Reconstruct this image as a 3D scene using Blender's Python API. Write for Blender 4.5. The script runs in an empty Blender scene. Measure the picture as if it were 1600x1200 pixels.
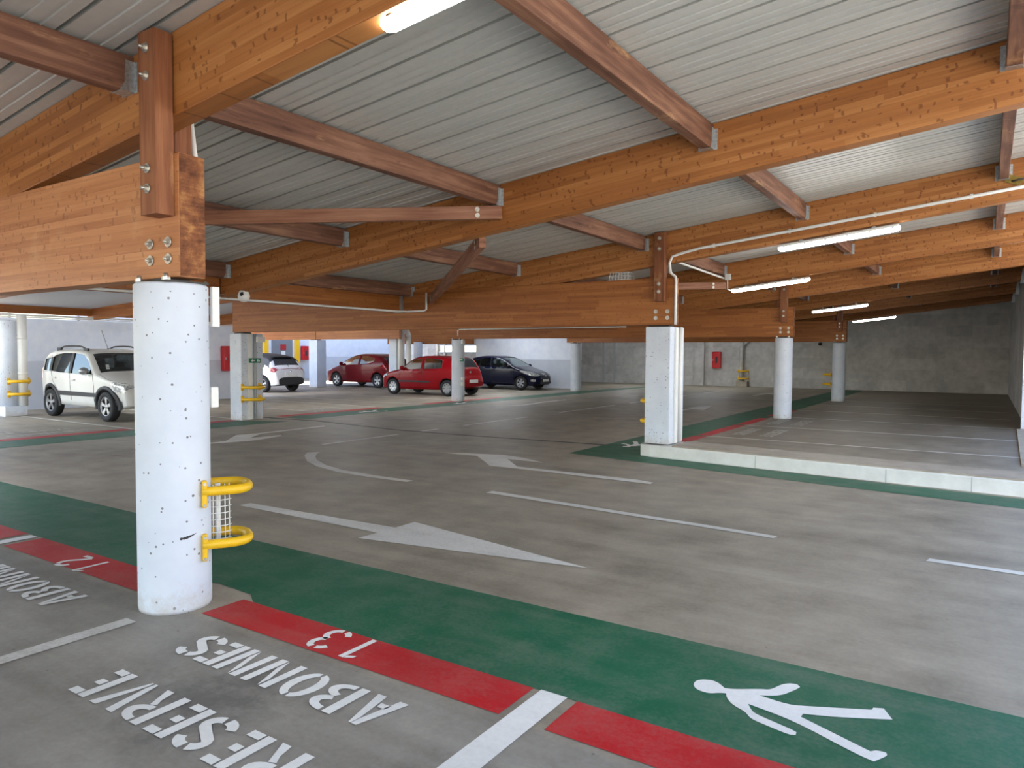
import bpy, bmesh, math, random
from mathutils import Matrix, Vector
random.seed(7)
SC = bpy.context.scene
COL = SC.collection
R = math.radians
V = Vector

# ------------------------------------------------------------------ helpers
class MB:
    """collects shapes, then links them as one mesh object"""
    def __init__(s):
        s.v = []; s.f = []; s.m = []; s.sm = []
    def add(s, vs, fs, mi=0, smooth=False):
        o = len(s.v); s.v += [tuple(p) for p in vs]
        for f in fs:
            s.f.append(tuple(i + o for i in f)); s.m.append(mi); s.sm.append(smooth)
    def box(s, c, d, mi=0, rz=0.0, M=None):
        x, y, z = d[0] / 2, d[1] / 2, d[2] / 2
        pts = [V((i * x, j * y, k * z)) for i in (-1, 1) for j in (-1, 1) for k in (-1, 1)]
        rot = M if M else Matrix.Rotation(rz, 3, 'Z')
        pts = [rot @ p + V(c) for p in pts]
        s.add(pts, [(0, 1, 3, 2), (4, 6, 7, 5), (0, 4, 5, 1), (2, 3, 7, 6), (0, 2, 6, 4), (1, 5, 7, 3)], mi)
    def cyl(s, p0, p1, r0, r1=None, n=24, mi=0, caps=True, smooth=True):
        p0, p1 = V(p0), V(p1); r1 = r0 if r1 is None else r1
        d = (p1 - p0).normalized(); a = d.orthogonal().normalized(); b = d.cross(a)
        vs = []
        for p, r in ((p0, r0), (p1, r1)):
            vs += [p + (a * math.cos(2 * math.pi * i / n) + b * math.sin(2 * math.pi * i / n)) * r for i in range(n)]
        s.add(vs, [(i, (i + 1) % n, n + (i + 1) % n, n + i) for i in range(n)], mi, smooth)
        if caps:
            s.add(vs, [tuple(range(n - 1, -1, -1)), tuple(range(n, 2 * n))], mi)
    def tube(s, pts, r, n=10, mi=0, caps=True):
        pts = [V(p) for p in pts]; rings = []; prev = None
        for i, p in enumerate(pts):
            t = (pts[min(i + 1, len(pts) - 1)] - pts[max(i - 1, 0)]).normalized()
            a = t.orthogonal().normalized() if prev is None else (prev - t * prev.dot(t)).normalized()
            prev = a; b = t.cross(a)
            rings.append([p + (a * math.cos(2 * math.pi * k / n) + b * math.sin(2 * math.pi * k / n)) * r for k in range(n)])
        vs = [q for g in rings for q in g]; fs = []
        for i in range(len(pts) - 1):
            for k in range(n):
                fs.append((i * n + k, i * n + (k + 1) % n, (i + 1) * n + (k + 1) % n, (i + 1) * n + k))
        s.add(vs, fs, mi, True)
        if caps:
            s.add(vs, [tuple(range(n - 1, -1, -1)), tuple(range((len(pts) - 1) * n, len(pts) * n))], mi)
    def lathe(s, prof, o=(0, 0, 0), axis='Z', n=32, mi=0, smooth=True):
        o = V(o); vs = []
        for r, h in prof:
            for i in range(n):
                c, q = r * math.cos(2 * math.pi * i / n), r * math.sin(2 * math.pi * i / n)
                vs.append(o + (V((c, q, h)) if axis == 'Z' else V((c, h, q)) if axis == 'Y' else V((h, c, q))))
        fs = []
        for j in range(len(prof) - 1):
            for i in range(n):
                fs.append((j * n + i, j * n + (i + 1) % n, (j + 1) * n + (i + 1) % n, (j + 1) * n + i))
        s.add(vs, fs, mi, smooth)
    def prism(s, poly, axis, a, b, mi=0):
        """poly in the two other axes, extruded along axis from a to b"""
        def P(u, w, h):
            return {'X': (h, u, w), 'Y': (u, h, w), 'Z': (u, w, h)}[axis]
        n = len(poly)
        vs = [P(u, w, a) for u, w in poly] + [P(u, w, b) for u, w in poly]
        s.add(vs, [tuple(range(n)), tuple(range(2 * n - 1, n - 1, -1))] + [(i, i + n, (i + 1) % n + n, (i + 1) % n) for i in range(n)], mi)
    def flat(s, poly, z, mi=0):
        s.add([(x, y, z) for x, y in poly], [tuple(range(len(poly)))], mi)
    def build(s, name, mats, parent=None, M=None, bevel=0, fix=True):
        me = bpy.data.meshes.new(name)
        me.from_pydata(s.v, [], s.f)
        for i, p in enumerate(me.polygons):
            p.material_index = s.m[i]; p.use_smooth = s.sm[i]
        for m in (mats if isinstance(mats, (list, tuple)) else [mats]):
            me.materials.append(m)
        if fix:
            bm = bmesh.new(); bm.from_mesh(me)
            bmesh.ops.remove_doubles(bm, verts=bm.verts, dist=1e-6)
            bmesh.ops.recalc_face_normals(bm, faces=bm.faces)
            bm.to_mesh(me); bm.free()
        o = bpy.data.objects.new(name, me); COL.objects.link(o)
        if M is not None:
            o.matrix_world = M
        if parent is not None:
            o.parent = parent
        if bevel:
            md = o.modifiers.new('bevel', 'BEVEL'); md.width = bevel; md.segments = 2; md.limit_method = 'ANGLE'
        return o

def tag(o, label, cat, group=None, kind='thing'):
    o['label'] = label; o['category'] = cat
    if group: o['group'] = group
    if kind: o['kind'] = kind
    return o
def struct(o):
    o['kind'] = 'structure'; return o
def thing(name, loc, label, cat, group=None, rz=0):
    o = bpy.data.objects.new(name, None); COL.objects.link(o)
    o.empty_display_size = .1
    o.matrix_world = Matrix.Translation(loc) @ Matrix.Rotation(rz, 4, 'Z')
    return tag(o, label, cat, group)
def copy_tree(o, parent=None):
    c = o.copy(); COL.objects.link(c)
    if parent is not None: c.parent = parent
    for ch in list(o.children):
        copy_tree(ch, c)
    return c
def frame_to(p0, p1, up=(0, 0, 1)):
    """matrix whose local x runs from p0 to p1"""
    p0, p1 = V(p0), V(p1); x = (p1 - p0).normalized(); u = V(up)
    y = u.cross(x).normalized(); z = x.cross(y)
    M = Matrix((x, y, z)).transposed().to_4x4(); M.translation = p0
    return M, (p1 - p0).length
def ords(n):
    return ['first', 'second', 'third', 'fourth', 'fifth', 'sixth', 'seventh', 'eighth', 'ninth', 'tenth'][n]

# ------------------------------------------------------------------ materials
def srgb(r, g, b):
    f = lambda c: (c / 255) / 12.92 if c <= 10 else ((c / 255 + .055) / 1.055) ** 2.4
    return (f(r), f(g), f(b), 1)
class NT:
    def __init__(s, name):
        s.mat = bpy.data.materials.new(name); s.mat.use_nodes = True
        s.t = s.mat.node_tree; s.t.nodes.clear()
        s.out = s.n('ShaderNodeOutputMaterial'); s.p = s.n('ShaderNodeBsdfPrincipled')
        s.l(s.p.outputs[0], s.out.inputs[0])
    def n(s, t, **k):
        o = s.t.nodes.new(t)
        for a, b in k.items(): setattr(o, a, b)
        return o
    def l(s, a, b): s.t.links.new(a, b)
    def val(s, sock, v):
        if hasattr(v, 'is_output'): s.l(v, sock)
        else: sock.default_value = v
    def math(s, op, a, b=0.0, c=0.0):
        o = s.n('ShaderNodeMath', operation=op)
        s.val(o.inputs[0], a); s.val(o.inputs[1], b); s.val(o.inputs[2], c)
        return o.outputs[0]
    def coord(s): return s.n('ShaderNodeTexCoord').outputs['Object']
    def xyz(s, v):
        o = s.n('ShaderNodeSeparateXYZ'); s.l(v, o.inputs[0]); return o.outputs
    def comb(s, x, y, z):
        o = s.n('ShaderNodeCombineXYZ'); s.val(o.inputs[0], x); s.val(o.inputs[1], y); s.val(o.inputs[2], z); return o.outputs[0]
    def noise(s, vec, scale, detail=4, rough=.55):
        o = s.n('ShaderNodeTexNoise'); s.l(vec, o.inputs['Vector'])
        o.inputs['Scale'].default_value = scale; o.inputs['Detail'].default_value = detail; o.inputs['Roughness'].default_value = rough
        return o.outputs[0]
    def vmul(s, vec, k):
        o = s.n('ShaderNodeVectorMath', operation='MULTIPLY'); s.l(vec, o.inputs[0]); o.inputs[1].default_value = k; return o.outputs[0]
    def ramp(s, f, stops):
        o = s.n('ShaderNodeValToRGB'); s.l(f, o.inputs[0]); e = o.color_ramp.elements
        while len(e) < len(stops): e.new(.5)
        for i, (p, c) in enumerate(stops):
            e[i].position = p; e[i].color = c if len(c) == 4 else (*c, 1)
        return o.outputs[0]
    def step(s, f, a, b):
        o = s.n('ShaderNodeMapRange'); s.l(f, o.inputs[0]); o.inputs[1].default_value = a; o.inputs[2].default_value = b
        o.inputs[3].default_value = 0; o.inputs[4].default_value = 1; return o.outputs[0]
    def mix(s, fac, a, b, mode='MIX'):
        o = s.n('ShaderNodeMix', data_type='RGBA', blend_type=mode)
        s.val(o.inputs[0], fac); s.val(o.inputs[6], a); s.val(o.inputs[7], b); return o.outputs[2]
    def bump(s, h, strength, dist=.01):
        o = s.n('ShaderNodeBump'); o.inputs['Strength'].default_value = strength; o.inputs['Distance'].default_value = dist
        s.l(h, o.inputs['Height']); s.l(o.outputs[0], s.p.inputs['Normal'])
    def fin(s, col, rough=.6, metal=0.0, spec=None, coat=None):
        s.val(s.p.inputs['Base Color'], col); s.val(s.p.inputs['Roughness'], rough); s.val(s.p.inputs['Metallic'], metal)
        if spec is not None: s.p.inputs['Specular IOR Level'].default_value = spec
        if coat: s.p.inputs['Coat Weight'].default_value = coat; s.p.inputs['Coat Roughness'].default_value = .05
        return s.mat

def plain(name, col, rough=.5, metal=0.0, coat=None, var=.06, scale=30):
    t = NT(name); c = t.coord(); n = t.noise(c, scale)
    lo = tuple(v * (1 - var) for v in col[:3]) + (1,); hi = tuple(min(1, v * (1 + var)) for v in col[:3]) + (1,)
    return t.fin(t.ramp(n, [(.3, lo), (.7, hi)]), rough, metal, coat=coat)

def glulam(name, base, dark, light, lam=.045, stain=.0, marks=.55):
    t = NT(name); c = t.coord(); x, y, z = t.xyz(c)
    info = t.n('ShaderNodeObjectInfo'); rnd = t.math('MULTIPLY', info.outputs['Random'], 40.0)
    q = t.math('DIVIDE', z, lam); li = t.math('FLOOR', q); fr = t.math('FRACT', q)
    wn = t.n('ShaderNodeTexWhiteNoise', noise_dimensions='1D'); t.l(t.math('ADD', li, rnd), wn.inputs['W'])
    r1 = wn.outputs['Value']
    xs = t.math('ADD', x, t.math('MULTIPLY', r1, 23.0))
    # boards inside one lamella
    bw = t.n('ShaderNodeTexWhiteNoise', noise_dimensions='2D')
    t.l(t.comb(t.math('FLOOR', t.math('MULTIPLY', xs, .8)), t.math('ADD', li, rnd), 0), bw.inputs['Vector'])
    gv = t.comb(t.math('MULTIPLY', xs, 1.6), t.math('MULTIPLY', y, 22.0), t.math('MULTIPLY', z, 46.0))
    g = t.noise(gv, 1.0, 5, .6)
    big = t.noise(t.comb(t.math('ADD', x, rnd), y, t.math('MULTIPLY', z, 2.5)), .9, 3)
    tone = t.math('ADD', t.math('MULTIPLY', g, .55), t.math('MULTIPLY', bw.outputs['Value'], .28))
    tone = t.math('ADD', tone, t.math('MULTIPLY', big, .22))
    col = t.ramp(tone, [(.2, dark), (.52, base), (.85, light)])
    # knots and short finger marks
    kn = None
    for sx, off, lo, hi, gate in ((5.5, 0.0, .085, .05, .55), (13.0, 5.3, .12, .07, .74)):
        vo = t.n('ShaderNodeTexVoronoi', voronoi_dimensions='1D', feature='F1')
        warp = t.math('MULTIPLY', t.math('SUBTRACT', t.noise(t.vmul(c, (5, 5, 22)), 1.0, 2), .5), .5)
        t.l(t.math('ADD', t.math('MULTIPLY', xs, sx), t.math('ADD', t.math('MULTIPLY', li, 17.31), t.math('ADD', warp, off))), vo.inputs['W'])
        vo.inputs['Scale'].default_value = 1.0
        vr = t.n('ShaderNodeSeparateXYZ'); t.l(vo.outputs['Color'], vr.inputs[0])
        band = t.math('LESS_THAN', t.math('ABSOLUTE', t.math('SUBTRACT', fr, vr.outputs[2])), t.math('MULTIPLY', vr.outputs[0], .55))
        k1 = t.math('MULTIPLY', t.math('MULTIPLY', t.step(vo.outputs['Distance'], lo, hi), t.math('GREATER_THAN', vr.outputs[1], gate)), band)
        kn = k1 if kn is None else t.math('MAXIMUM', kn, k1)
    col = t.mix(t.math('MULTIPLY', kn, marks), col, srgb(92, 46, 20))
    # glue lines
    gl = t.math('LESS_THAN', fr, .06)
    col = t.mix(t.math('MULTIPLY', gl, .38), col, dark)
    if stain:
        sn = t.step(t.noise(t.comb(t.math('ADD', x, rnd), y, z), 1.7, 5, .65), .55, .72)
        col = t.mix(t.math('MULTIPLY', sn, stain), col, srgb(225, 190, 140))
    t.bump(t.math('ADD', t.math('MULTIPLY', g, .4), t.math('MULTIPLY', gl, -.5)), .25, .004)
    return t.fin(col, .5, spec=.35)

def timber(name, base, dark, light):
    t = NT(name); c = t.coord(); x, y, z = t.xyz(c)
    info = t.n('ShaderNodeObjectInfo'); rnd = t.math('MULTIPLY', info.outputs['Random'], 30.0)
    xs = t.math('ADD', x, rnd)
    g = t.noise(t.comb(t.math('MULTIPLY', xs, 1.3), t.math('MULTIPLY', y, 26.0), t.math('MULTIPLY', z, 26.0)), 1.0, 6, .62)
    b = t.noise(t.comb(xs, t.math('MULTIPLY', y, 3.0), t.math('MULTIPLY', z, 4.0)), 1.1, 4)
    col = t.ramp(t.math('ADD', t.math('MULTIPLY', g, .6), t.math('MULTIPLY', b, .4)), [(.34, dark), (.5, base), (.68, light)])
    st = t.step(t.noise(t.comb(t.math('MULTIPLY', xs, .8), y, t.math('MULTIPLY', z, 3.0)), 1.6, 6, .7), .60, .70)
    col = t.mix(t.math('MULTIPLY', st, .55), col, srgb(205, 160, 115))
    dk = t.step(t.noise(t.comb(t.math('MULTIPLY', xs, 1.1), t.math('ADD', y, 7.0), t.math('MULTIPLY', z, 6.0)), 2.2, 6, .7), .62, .70)
    col = t.mix(t.math('MULTIPLY', dk, .6), col, srgb(60, 34, 26))
    t.bump(g, .3, .004)
    return t.fin(col, .6, spec=.3)

M_RAF = glulam('rafter_glulam', srgb(172, 110, 57), srgb(132, 78, 37), srgb(200, 140, 82))
M_TIE = glulam('tie_glulam', srgb(188, 126, 80), srgb(152, 92, 54), srgb(210, 152, 104), stain=.28, marks=.36)
M_TIEF = glulam('tie_glulam_far', srgb(160, 98, 48), srgb(124, 70, 32), srgb(186, 122, 66), marks=.28)
M_PUR = timber('purlin_timber', srgb(122, 84, 66), srgb(88, 56, 44), srgb(164, 122, 96))
M_BRACE = timber('brace_timber', srgb(152, 104, 80), srgb(112, 70, 54), srgb(184, 138, 110))
M_POST = timber('post_timber', srgb(138, 86, 56), srgb(102, 60, 40), srgb(168, 114, 78))
M_GALV = plain('galvanised', (.50, .53, .54), .42, .75, var=.25, scale=60)
M_ZINC = plain('zinc_bolt', (.58, .56, .50), .35, .85, var=.2)
M_BRASS = plain('brass', srgb(150, 128, 66), .4, .7, var=.2)
M_DKSTEEL = plain('dark_steel', (.06, .055, .05), .6, .4)
M_WPLASTIC = plain('white_plastic', (.82, .81, .77), .4, var=.03)
M_GPLASTIC = plain('grey_plastic', (.42, .44, .45), .5)
M_YEL = plain('yellow_paint', srgb(240, 190, 30), .4, var=.05, scale=18)
M_REDBOX = plain('red_box', srgb(190, 18, 32), .35, var=.05)
M_BLACK = plain('black_rubber', (.012, .012, .013), .75)
M_DARKPL = plain('dark_trim', (.022, .023, .026), .55)
M_INT = plain('car_interior', (.028, .027, .028), .85, var=.2)
M_SEAT = plain('car_seat', (.05, .05, .055), .9, var=.2)
M_ALLOY = plain('alloy', (.36, .36, .37), .35, .7, var=.08)
M_CHROME = plain('chrome', (.8, .8, .8), .12, 1.0, var=.02)
M_PLATE = plain('plate_white', (.8, .8, .78), .4)
M_GREENSIGN = plain('sign_green', srgb(0, 110, 80), .5)
M_DOOR = plain('door_grey', srgb(120, 126, 134), .5)
M_SIGNRED = plain('sign_red', srgb(170, 30, 36), .5)
M_PAPER = plain('paper', (.75, .75, .73), .8)

def endgrain():
    t = NT('end_grain'); c = t.coord()
    n = t.noise(c, 5, 7, .7); m = t.noise(t.vmul(c, (1, 6, 60)), 1, 3)
    col = t.ramp(t.math('ADD', t.math('MULTIPLY', n, .8), t.math('MULTIPLY', m, .2)), [(.38, srgb(88, 54, 38)), (.5, srgb(132, 84, 56)), (.64, srgb(186, 134, 84))])
    t.bump(n, .4, .004)
    return t.fin(col, .8, spec=.2)
M_END = endgrain()
def paint(name, col, coat=.3, rough=.3):
    t = NT(name); c = t.coord(); n = t.noise(c, 3, 3)
    return t.fin(t.ramp(n, [(.3, tuple(v * .95 for v in col[:3]) + (1,)), (.7, col)]), rough, 0, spec=.15, coat=coat)
M_CWHITE = paint('car_white', (.66, .65, .61, 1)); M_CWHITE2 = paint('car_bright_white', (.78, .78, .79, 1))
M_CRED = paint('car_red', srgb(140, 4, 16)); M_CRED2 = paint('car_dark_red', srgb(108, 3, 12)); M_CBLUE = paint('car_blue', srgb(10, 13, 42))

def glass(name, tint):
    t = NT(name); tr = t.n('ShaderNodeBsdfTransparent'); tr.inputs[0].default_value = tint
    gl = t.n('ShaderNodeBsdfGlossy'); gl.inputs['Roughness'].default_value = .02; gl.inputs[0].default_value = (.9, .95, .95, 1)
    fr = t.n('ShaderNodeFresnel'); fr.inputs[0].default_value = 1.5
    mx = t.n('ShaderNodeMixShader'); t.l(t.math('ADD', fr.outputs[0], .04), mx.inputs[0]); t.l(tr.outputs[0], mx.inputs[1]); t.l(gl.outputs[0], mx.inputs[2])
    t.l(mx.outputs[0], t.out.inputs[0]); return t.mat
M_GLASS = glass('car_glass', (.50, .58, .57, 1)); M_GLASST = glass('tinted_glass', (.10, .12, .13, 1))
M_GLASSD = plain('dark_tinted_glass', (.02, .023, .026), .06, var=.02)
def lens(name, col, e=0):
    t = NT(name); c = t.coord(); v = t.n('ShaderNodeTexVoronoi'); t.l(c, v.inputs['Vector']); v.inputs['Scale'].default_value = 22
    m = t.ramp(v.outputs['Distance'], [(.1, tuple(min(1, k * 1.25) for k in col[:3]) + (1,)), (.7, tuple(k * .45 for k in col[:3]) + (1,))])
    return t.fin(m, .08, .15, coat=1.0)
M_HEAD = lens('headlight_lens', (.62, .64, .62, 1)); M_TAIL = lens('tail_lens', srgb(170, 14, 24)); M_AMBER = lens('amber_lens', srgb(230, 120, 20))

def emis(name, col, s):
    t = NT(name); t.p.inputs['Base Color'].default_value = (.8, .8, .8, 1)
    n = t.noise(t.coord(), 2, 2)
    t.l(t.ramp(n, [(0, col), (1, col)]), t.p.inputs['Emission Color']); t.p.inputs['Emission Strength'].default_value = s
    return t.mat
M_TUBE = emis('lit_tube', (1, .97, .94, 1), 13.0)
M_TUBE_BOOST = emis('boosted_cool_tube', (.90, .95, 1, 1), 34.0)  # raised emission for the left-half tubes, most of them added
M_WARM = emis('lit_warm', (1, .87, .55, 1), 2.2)

def concrete_floor():
    t = NT('concrete_floor'); c = t.coord(); x, y, z = t.xyz(c)
    a = t.noise(c, .35, 6, .6); b = t.noise(c, 2.3, 6, .6); d = t.noise(c, 34, 4, .7)
    s1 = t.noise(t.vmul(c, (.22, 2.4, 1)), 1.3, 5, .65)       # wheel sheen along the near lane
    s2 = t.noise(t.vmul(c, (2.2, .2, 1)), 1.1, 5, .65)        # and along the long aisle
    lane = t.step(y, 9.0, 10.5)
    s = t.mix(lane, s1, s2)
    v = t.math('ADD', t.math('MULTIPLY', a, .30), t.math('MULTIPLY', b, .30))
    v = t.math('ADD', v, t.math('MULTIPLY', s, .30)); v = t.math('ADD', v, t.math('MULTIPLY', d, .14))
    col = t.ramp(v, [(.38, srgb(114, 106, 92)), (.51, srgb(152, 142, 125)), (.66, srgb(180, 170, 152))])
    dk = t.step(t.noise(c, .8, 7, .72), .60, .74)
    col = t.mix(t.math('MULTIPLY', dk, .5), col, srgb(92, 88, 84))
    bay = t.step(t.math('ADD', y, t.math('MULTIPLY', t.noise(c, 5, 4), .12)), 2.50, 2.42)
    col = t.mix(t.math('MULTIPLY', bay, .55), col, t.ramp(v, [(.41, srgb(96, 95, 93)), (.63, srgb(150, 149, 146))]))
    # oil blot in the numbered bay in front
    vd = t.n('ShaderNodeVectorMath', operation='DISTANCE'); t.l(c, vd.inputs[0]); vd.inputs[1].default_value = (-2.75, 1.82, 0)
    bl = t.step(t.math('ADD', vd.outputs['Value'], t.math('MULTIPLY', t.noise(c, 7, 6, .75), .9)), .86, .50)
    col = t.mix(t.math('MULTIPLY', bl, .6), col, srgb(62, 61, 60))
    grime_shade = t.math('MULTIPLY', t.step(t.math('ADD', x, t.math('MULTIPLY', t.noise(c, 2, 4), .5)), -4.1, -3.6), t.step(t.math('ADD', y, t.math('MULTIPLY', t.noise(c, .6, 5), 3.0)), 11.5, 16.0))  # darker right bays: tyre grime plus weak light, both mixed into the colour
    col = t.mix(t.math('MULTIPLY', grime_shade, .45), col, srgb(84, 74, 62))
    scr = t.step(t.noise(t.vmul(c, (.9, 14, 1)), 2.0, 6, .75), .66, .72)
    col = t.mix(t.math('MULTIPLY', scr, .22), col, srgb(205, 198, 184))
    pits = t.n('ShaderNodeTexVoronoi'); t.l(c, pits.inputs['Vector']); pits.inputs['Scale'].default_value = 6.0
    pk = t.math('MULTIPLY', t.math('LESS_THAN', pits.outputs['Distance'], .045), .5)
    col = t.mix(pk, col, srgb(74, 70, 66))
    t.bump(t.math('ADD', t.math('MULTIPLY', d, .5), b), .12, .004)
    return t.fin(col, t.step(s, -.9, 1.6), spec=.4)
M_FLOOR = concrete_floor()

def floor_paint(name, col, wear, dust=srgb(140, 134, 124)):
    t = NT(name); c = t.coord()
    n = t.noise(c, 3.2, 7, .7); f = t.noise(c, 42, 4, .7); b = t.noise(c, .8, 4, .6)
    w = t.math('ADD', t.math('MULTIPLY', n, .6), t.math('MULTIPLY', f, .4))
    base = t.ramp(b, [(.35, tuple(v * .82 for v in col[:3]) + (1,)), (.65, tuple(min(1, v * 1.1) for v in col[:3]) + (1,))])
    k = t.step(w, .44, .70)
    k2 = t.step(t.noise(t.vmul(c, (.5, 3, 1)), 1.5, 5, .6), .5, .8)
    fac = t.math('MINIMUM', t.math('ADD', t.math('MULTIPLY', k, wear), t.math('MULTIPLY', k2, wear * .6)), .9)
    t.bump(f, .08, .003)
    return t.fin(t.mix(fac, base, dust), .55, spec=.35)
M_PGREEN = floor_paint('green_floor_paint', srgb(2, 96, 66), .36)
M_PRED = floor_paint('red_floor_paint', srgb(190, 22, 32), .32)
M_PWHITE = floor_paint('white_floor_paint', srgb(240, 239, 234), .22)
M_PMID = floor_paint('faded_white_floor_paint', srgb(226, 223, 215), .48)
M_PWORN = floor_paint('worn_white_floor_paint', srgb(205, 201, 192), .85)

def column_paint():
    t = NT('white_column_paint'); c = t.coord(); x, y, z = t.xyz(c)
    col = t.ramp(t.noise(c, 3, 4), [(.3, srgb(205, 212, 224)), (.7, srgb(220, 226, 235))])
    v = t.n('ShaderNodeTexVoronoi'); t.l(c, v.inputs['Vector']); v.inputs['Scale'].default_value = 30
    vr = t.n('ShaderNodeSeparateXYZ'); t.l(v.outputs['Color'], vr.inputs[0])
    rad = t.math('MULTIPLY', t.math('MULTIPLY', vr.outputs[0], vr.outputs[0]), .25)
    gate = t.math('GREATER_THAN', vr.outputs[1], .28)
    pit = t.math('MULTIPLY', t.math('LESS_THAN', v.outputs['Distance'], rad), gate)
    col = t.mix(t.math('MULTIPLY', pit, .8), col, srgb(92, 88, 86))
    dirt = t.math('MULTIPLY', t.step(t.math('ADD', z, t.math('MULTIPLY', t.noise(c, 14, 6, .7), .5)), .38, .22), .6)
    col = t.mix(dirt, col, srgb(188, 176, 160))
    sc = t.step(t.noise(t.vmul(c, (1, 1, 4)), 6, 6, .75), .70, .76)
    col = t.mix(t.math('MULTIPLY', sc, .35), col, srgb(150, 146, 142))
    t.bump(t.math('SUBTRACT', t.math('MULTIPLY', t.noise(c, 18, 4), .5), pit), .35, .006)
    return t.fin(col, .6, spec=.3)
M_COLP = column_paint()
def wall_mat(name, a, b, blocks, blot=.3, bw=.5, bh=.2, dado=0):
    t = NT(name); c = t.coord()
    n = t.noise(c, 1.0, 6, .65); m = t.noise(c, 4.0, 5, .65)
    col = t.ramp(t.math('ADD', t.math('MULTIPLY', n, .6), t.math('MULTIPLY', m, .4)), [(.35, a), (.65, b)])
    if blocks:
        x, y, z = t.xyz(c)
        br = t.n('ShaderNodeTexBrick'); t.l(t.comb(t.math('ADD', x, y), z, 0), br.inputs['Vector'])
        br.inputs['Scale'].default_value = 1; br.inputs['Brick Width'].default_value = bw; br.inputs['Row Height'].default_value = bh
        br.inputs['Mortar Size'].default_value = .006
        br.inputs['Color1'].default_value = (1, 1, 1, 1); br.inputs['Color2'].default_value = (1 - blot, 1 - blot, 1 - blot, 1); br.inputs['Mortar'].default_value = (.8, .8, .8, 1)
        col = t.mix(.6, col, br.outputs['Color'], 'MULTIPLY')
    if dado:
        zz = t.xyz(c)[2]
        col = t.mix(t.math('MULTIPLY', t.math('LESS_THAN', zz, dado), .38), col, srgb(150, 154, 164))
    t.bump(m, .2, .005)
    return t.fin(col, .75, spec=.25)
M_WWALL = wall_mat('white_wall', srgb(220, 228, 244), srgb(236, 241, 250), False, dado=1.22)
M_FWALL = wall_mat('grey_block_wall', srgb(180, 178, 175), srgb(212, 210, 206), True, .34, .9, .45)
M_KERB = wall_mat('white_kerb', srgb(214, 212, 206), srgb(236, 235, 230), False)
M_RAWC = wall_mat('raw_concrete', srgb(150, 140, 126), srgb(176, 166, 150), False)
M_OUT = wall_mat('outside_ground', srgb(196, 190, 178), srgb(208, 202, 190), False)
def sheet():
    t = NT('galvanised_roof_sheet'); c = t.coord()
    n = t.noise(t.vmul(c, (.5, 4, 1)), 1.2, 5, .6); m = t.noise(c, 22, 3)
    col = t.ramp(t.math('ADD', t.math('MULTIPLY', n, .7), t.math('MULTIPLY', m, .3)), [(.3, srgb(190, 191, 185)), (.7, srgb(212, 212, 206))])
    return t.fin(col, .42, .12, spec=.5)
M_SHEET = sheet()
M_PANEL = plain('plain_roof_panel', srgb(196, 198, 204), .6)

# ------------------------------------------------------------------ layout numbers (metres; y runs along the long aisle)
FR = [2.43 + 7.59 * k for k in range(4)]            # portal frames 2.43 10.02 17.61 25.2
XA, XB, XV = -3.98, -13.58, -9.0                    # column rows and the roof valley
SL = .111
def zbot(x): return 2.775 + SL * (x + 4.1)          # rafter underside
RD = .46
def zroof(x):
    if x >= XV: return zbot(x) + RD
    if x >= -13.6: return 2.692 + (-9 - x) * .056
    return 2.95 + (x + 13.6) * .053
XE = 1.25                                           # roof edge over the exit lane

# ------------------------------------------------------------------ setting: floor, ground, walls, roof
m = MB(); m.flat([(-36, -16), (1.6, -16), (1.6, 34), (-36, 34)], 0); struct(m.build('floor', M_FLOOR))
m = MB(); m.flat([(-120, -120), (120, -120), (120, 120), (-120, 120)], -.02); struct(m.build('ground', M_OUT))

def sheet_mesh(x0, x1, y0, y1):
    """trapezoidal steel decking: ribs run along x, pitch .31 m"""
    prof = []; y = y0; p = .31
    while y < y1:
        prof += [(y, 0), (y + .080, 0), (y + .084, .009), (y + .104, .009), (y + .108, 0), (y + .170, 0), (y + .174, .009), (y + .194, .009), (y + .198, 0),
                 (y + .262, 0), (y + .252, .052), (y + .300, .052), (y + .290, 0)]
        y += p
    prof.append((y, 0))
    mm = MB(); n = len(prof); vs = []
    for x in (x0, x1):
        vs += [(x, yy, zroof(x) + h + .002) for yy, h in prof]
    mm.add(vs, [(i, i + 1, n + i + 1, n + i) for i in range(n - 1)])
    k = len(mm.v)
    top = .09
    mm.add([(x0, y0, zroof(x0) + top), (x1, y0, zroof(x1) + top), (x1, y, zroof(x1) + top), (x0, y, zroof(x0) + top)], [(0, 1, 2, 3)])
    return mm
struct(sheet_mesh(XV, XE, -13.2, 33.8).build('ceiling', M_SHEET, fix=False))
m = MB()
for x0, x1 in ((-13.6, XV), (-20.6, -13.6)):
    m.add([(x0, 1.4, zroof(x0)), (x1, 1.4, zroof(x1)), (x1, 33.8, zroof(x1)), (x0, 33.8, zroof(x0)),
           (x0, 1.4, zroof(x0) + .07), (x1, 1.4, zroof(x1) + .07), (x1, 33.8, zroof(x1) + .07), (x0, 33.8, zroof(x0) + .07)],
          [(0, 1, 2, 3), (4, 5, 6, 7), (0, 1, 5, 4), (2, 3, 7, 6)])
m.box((-24.3, 25.2, 3.35), (7.4, 17.2, .1))  # unseen slab added over the open far-left yard to block direct sun
struct(m.build('ceiling', M_PANEL, fix=False))

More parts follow.
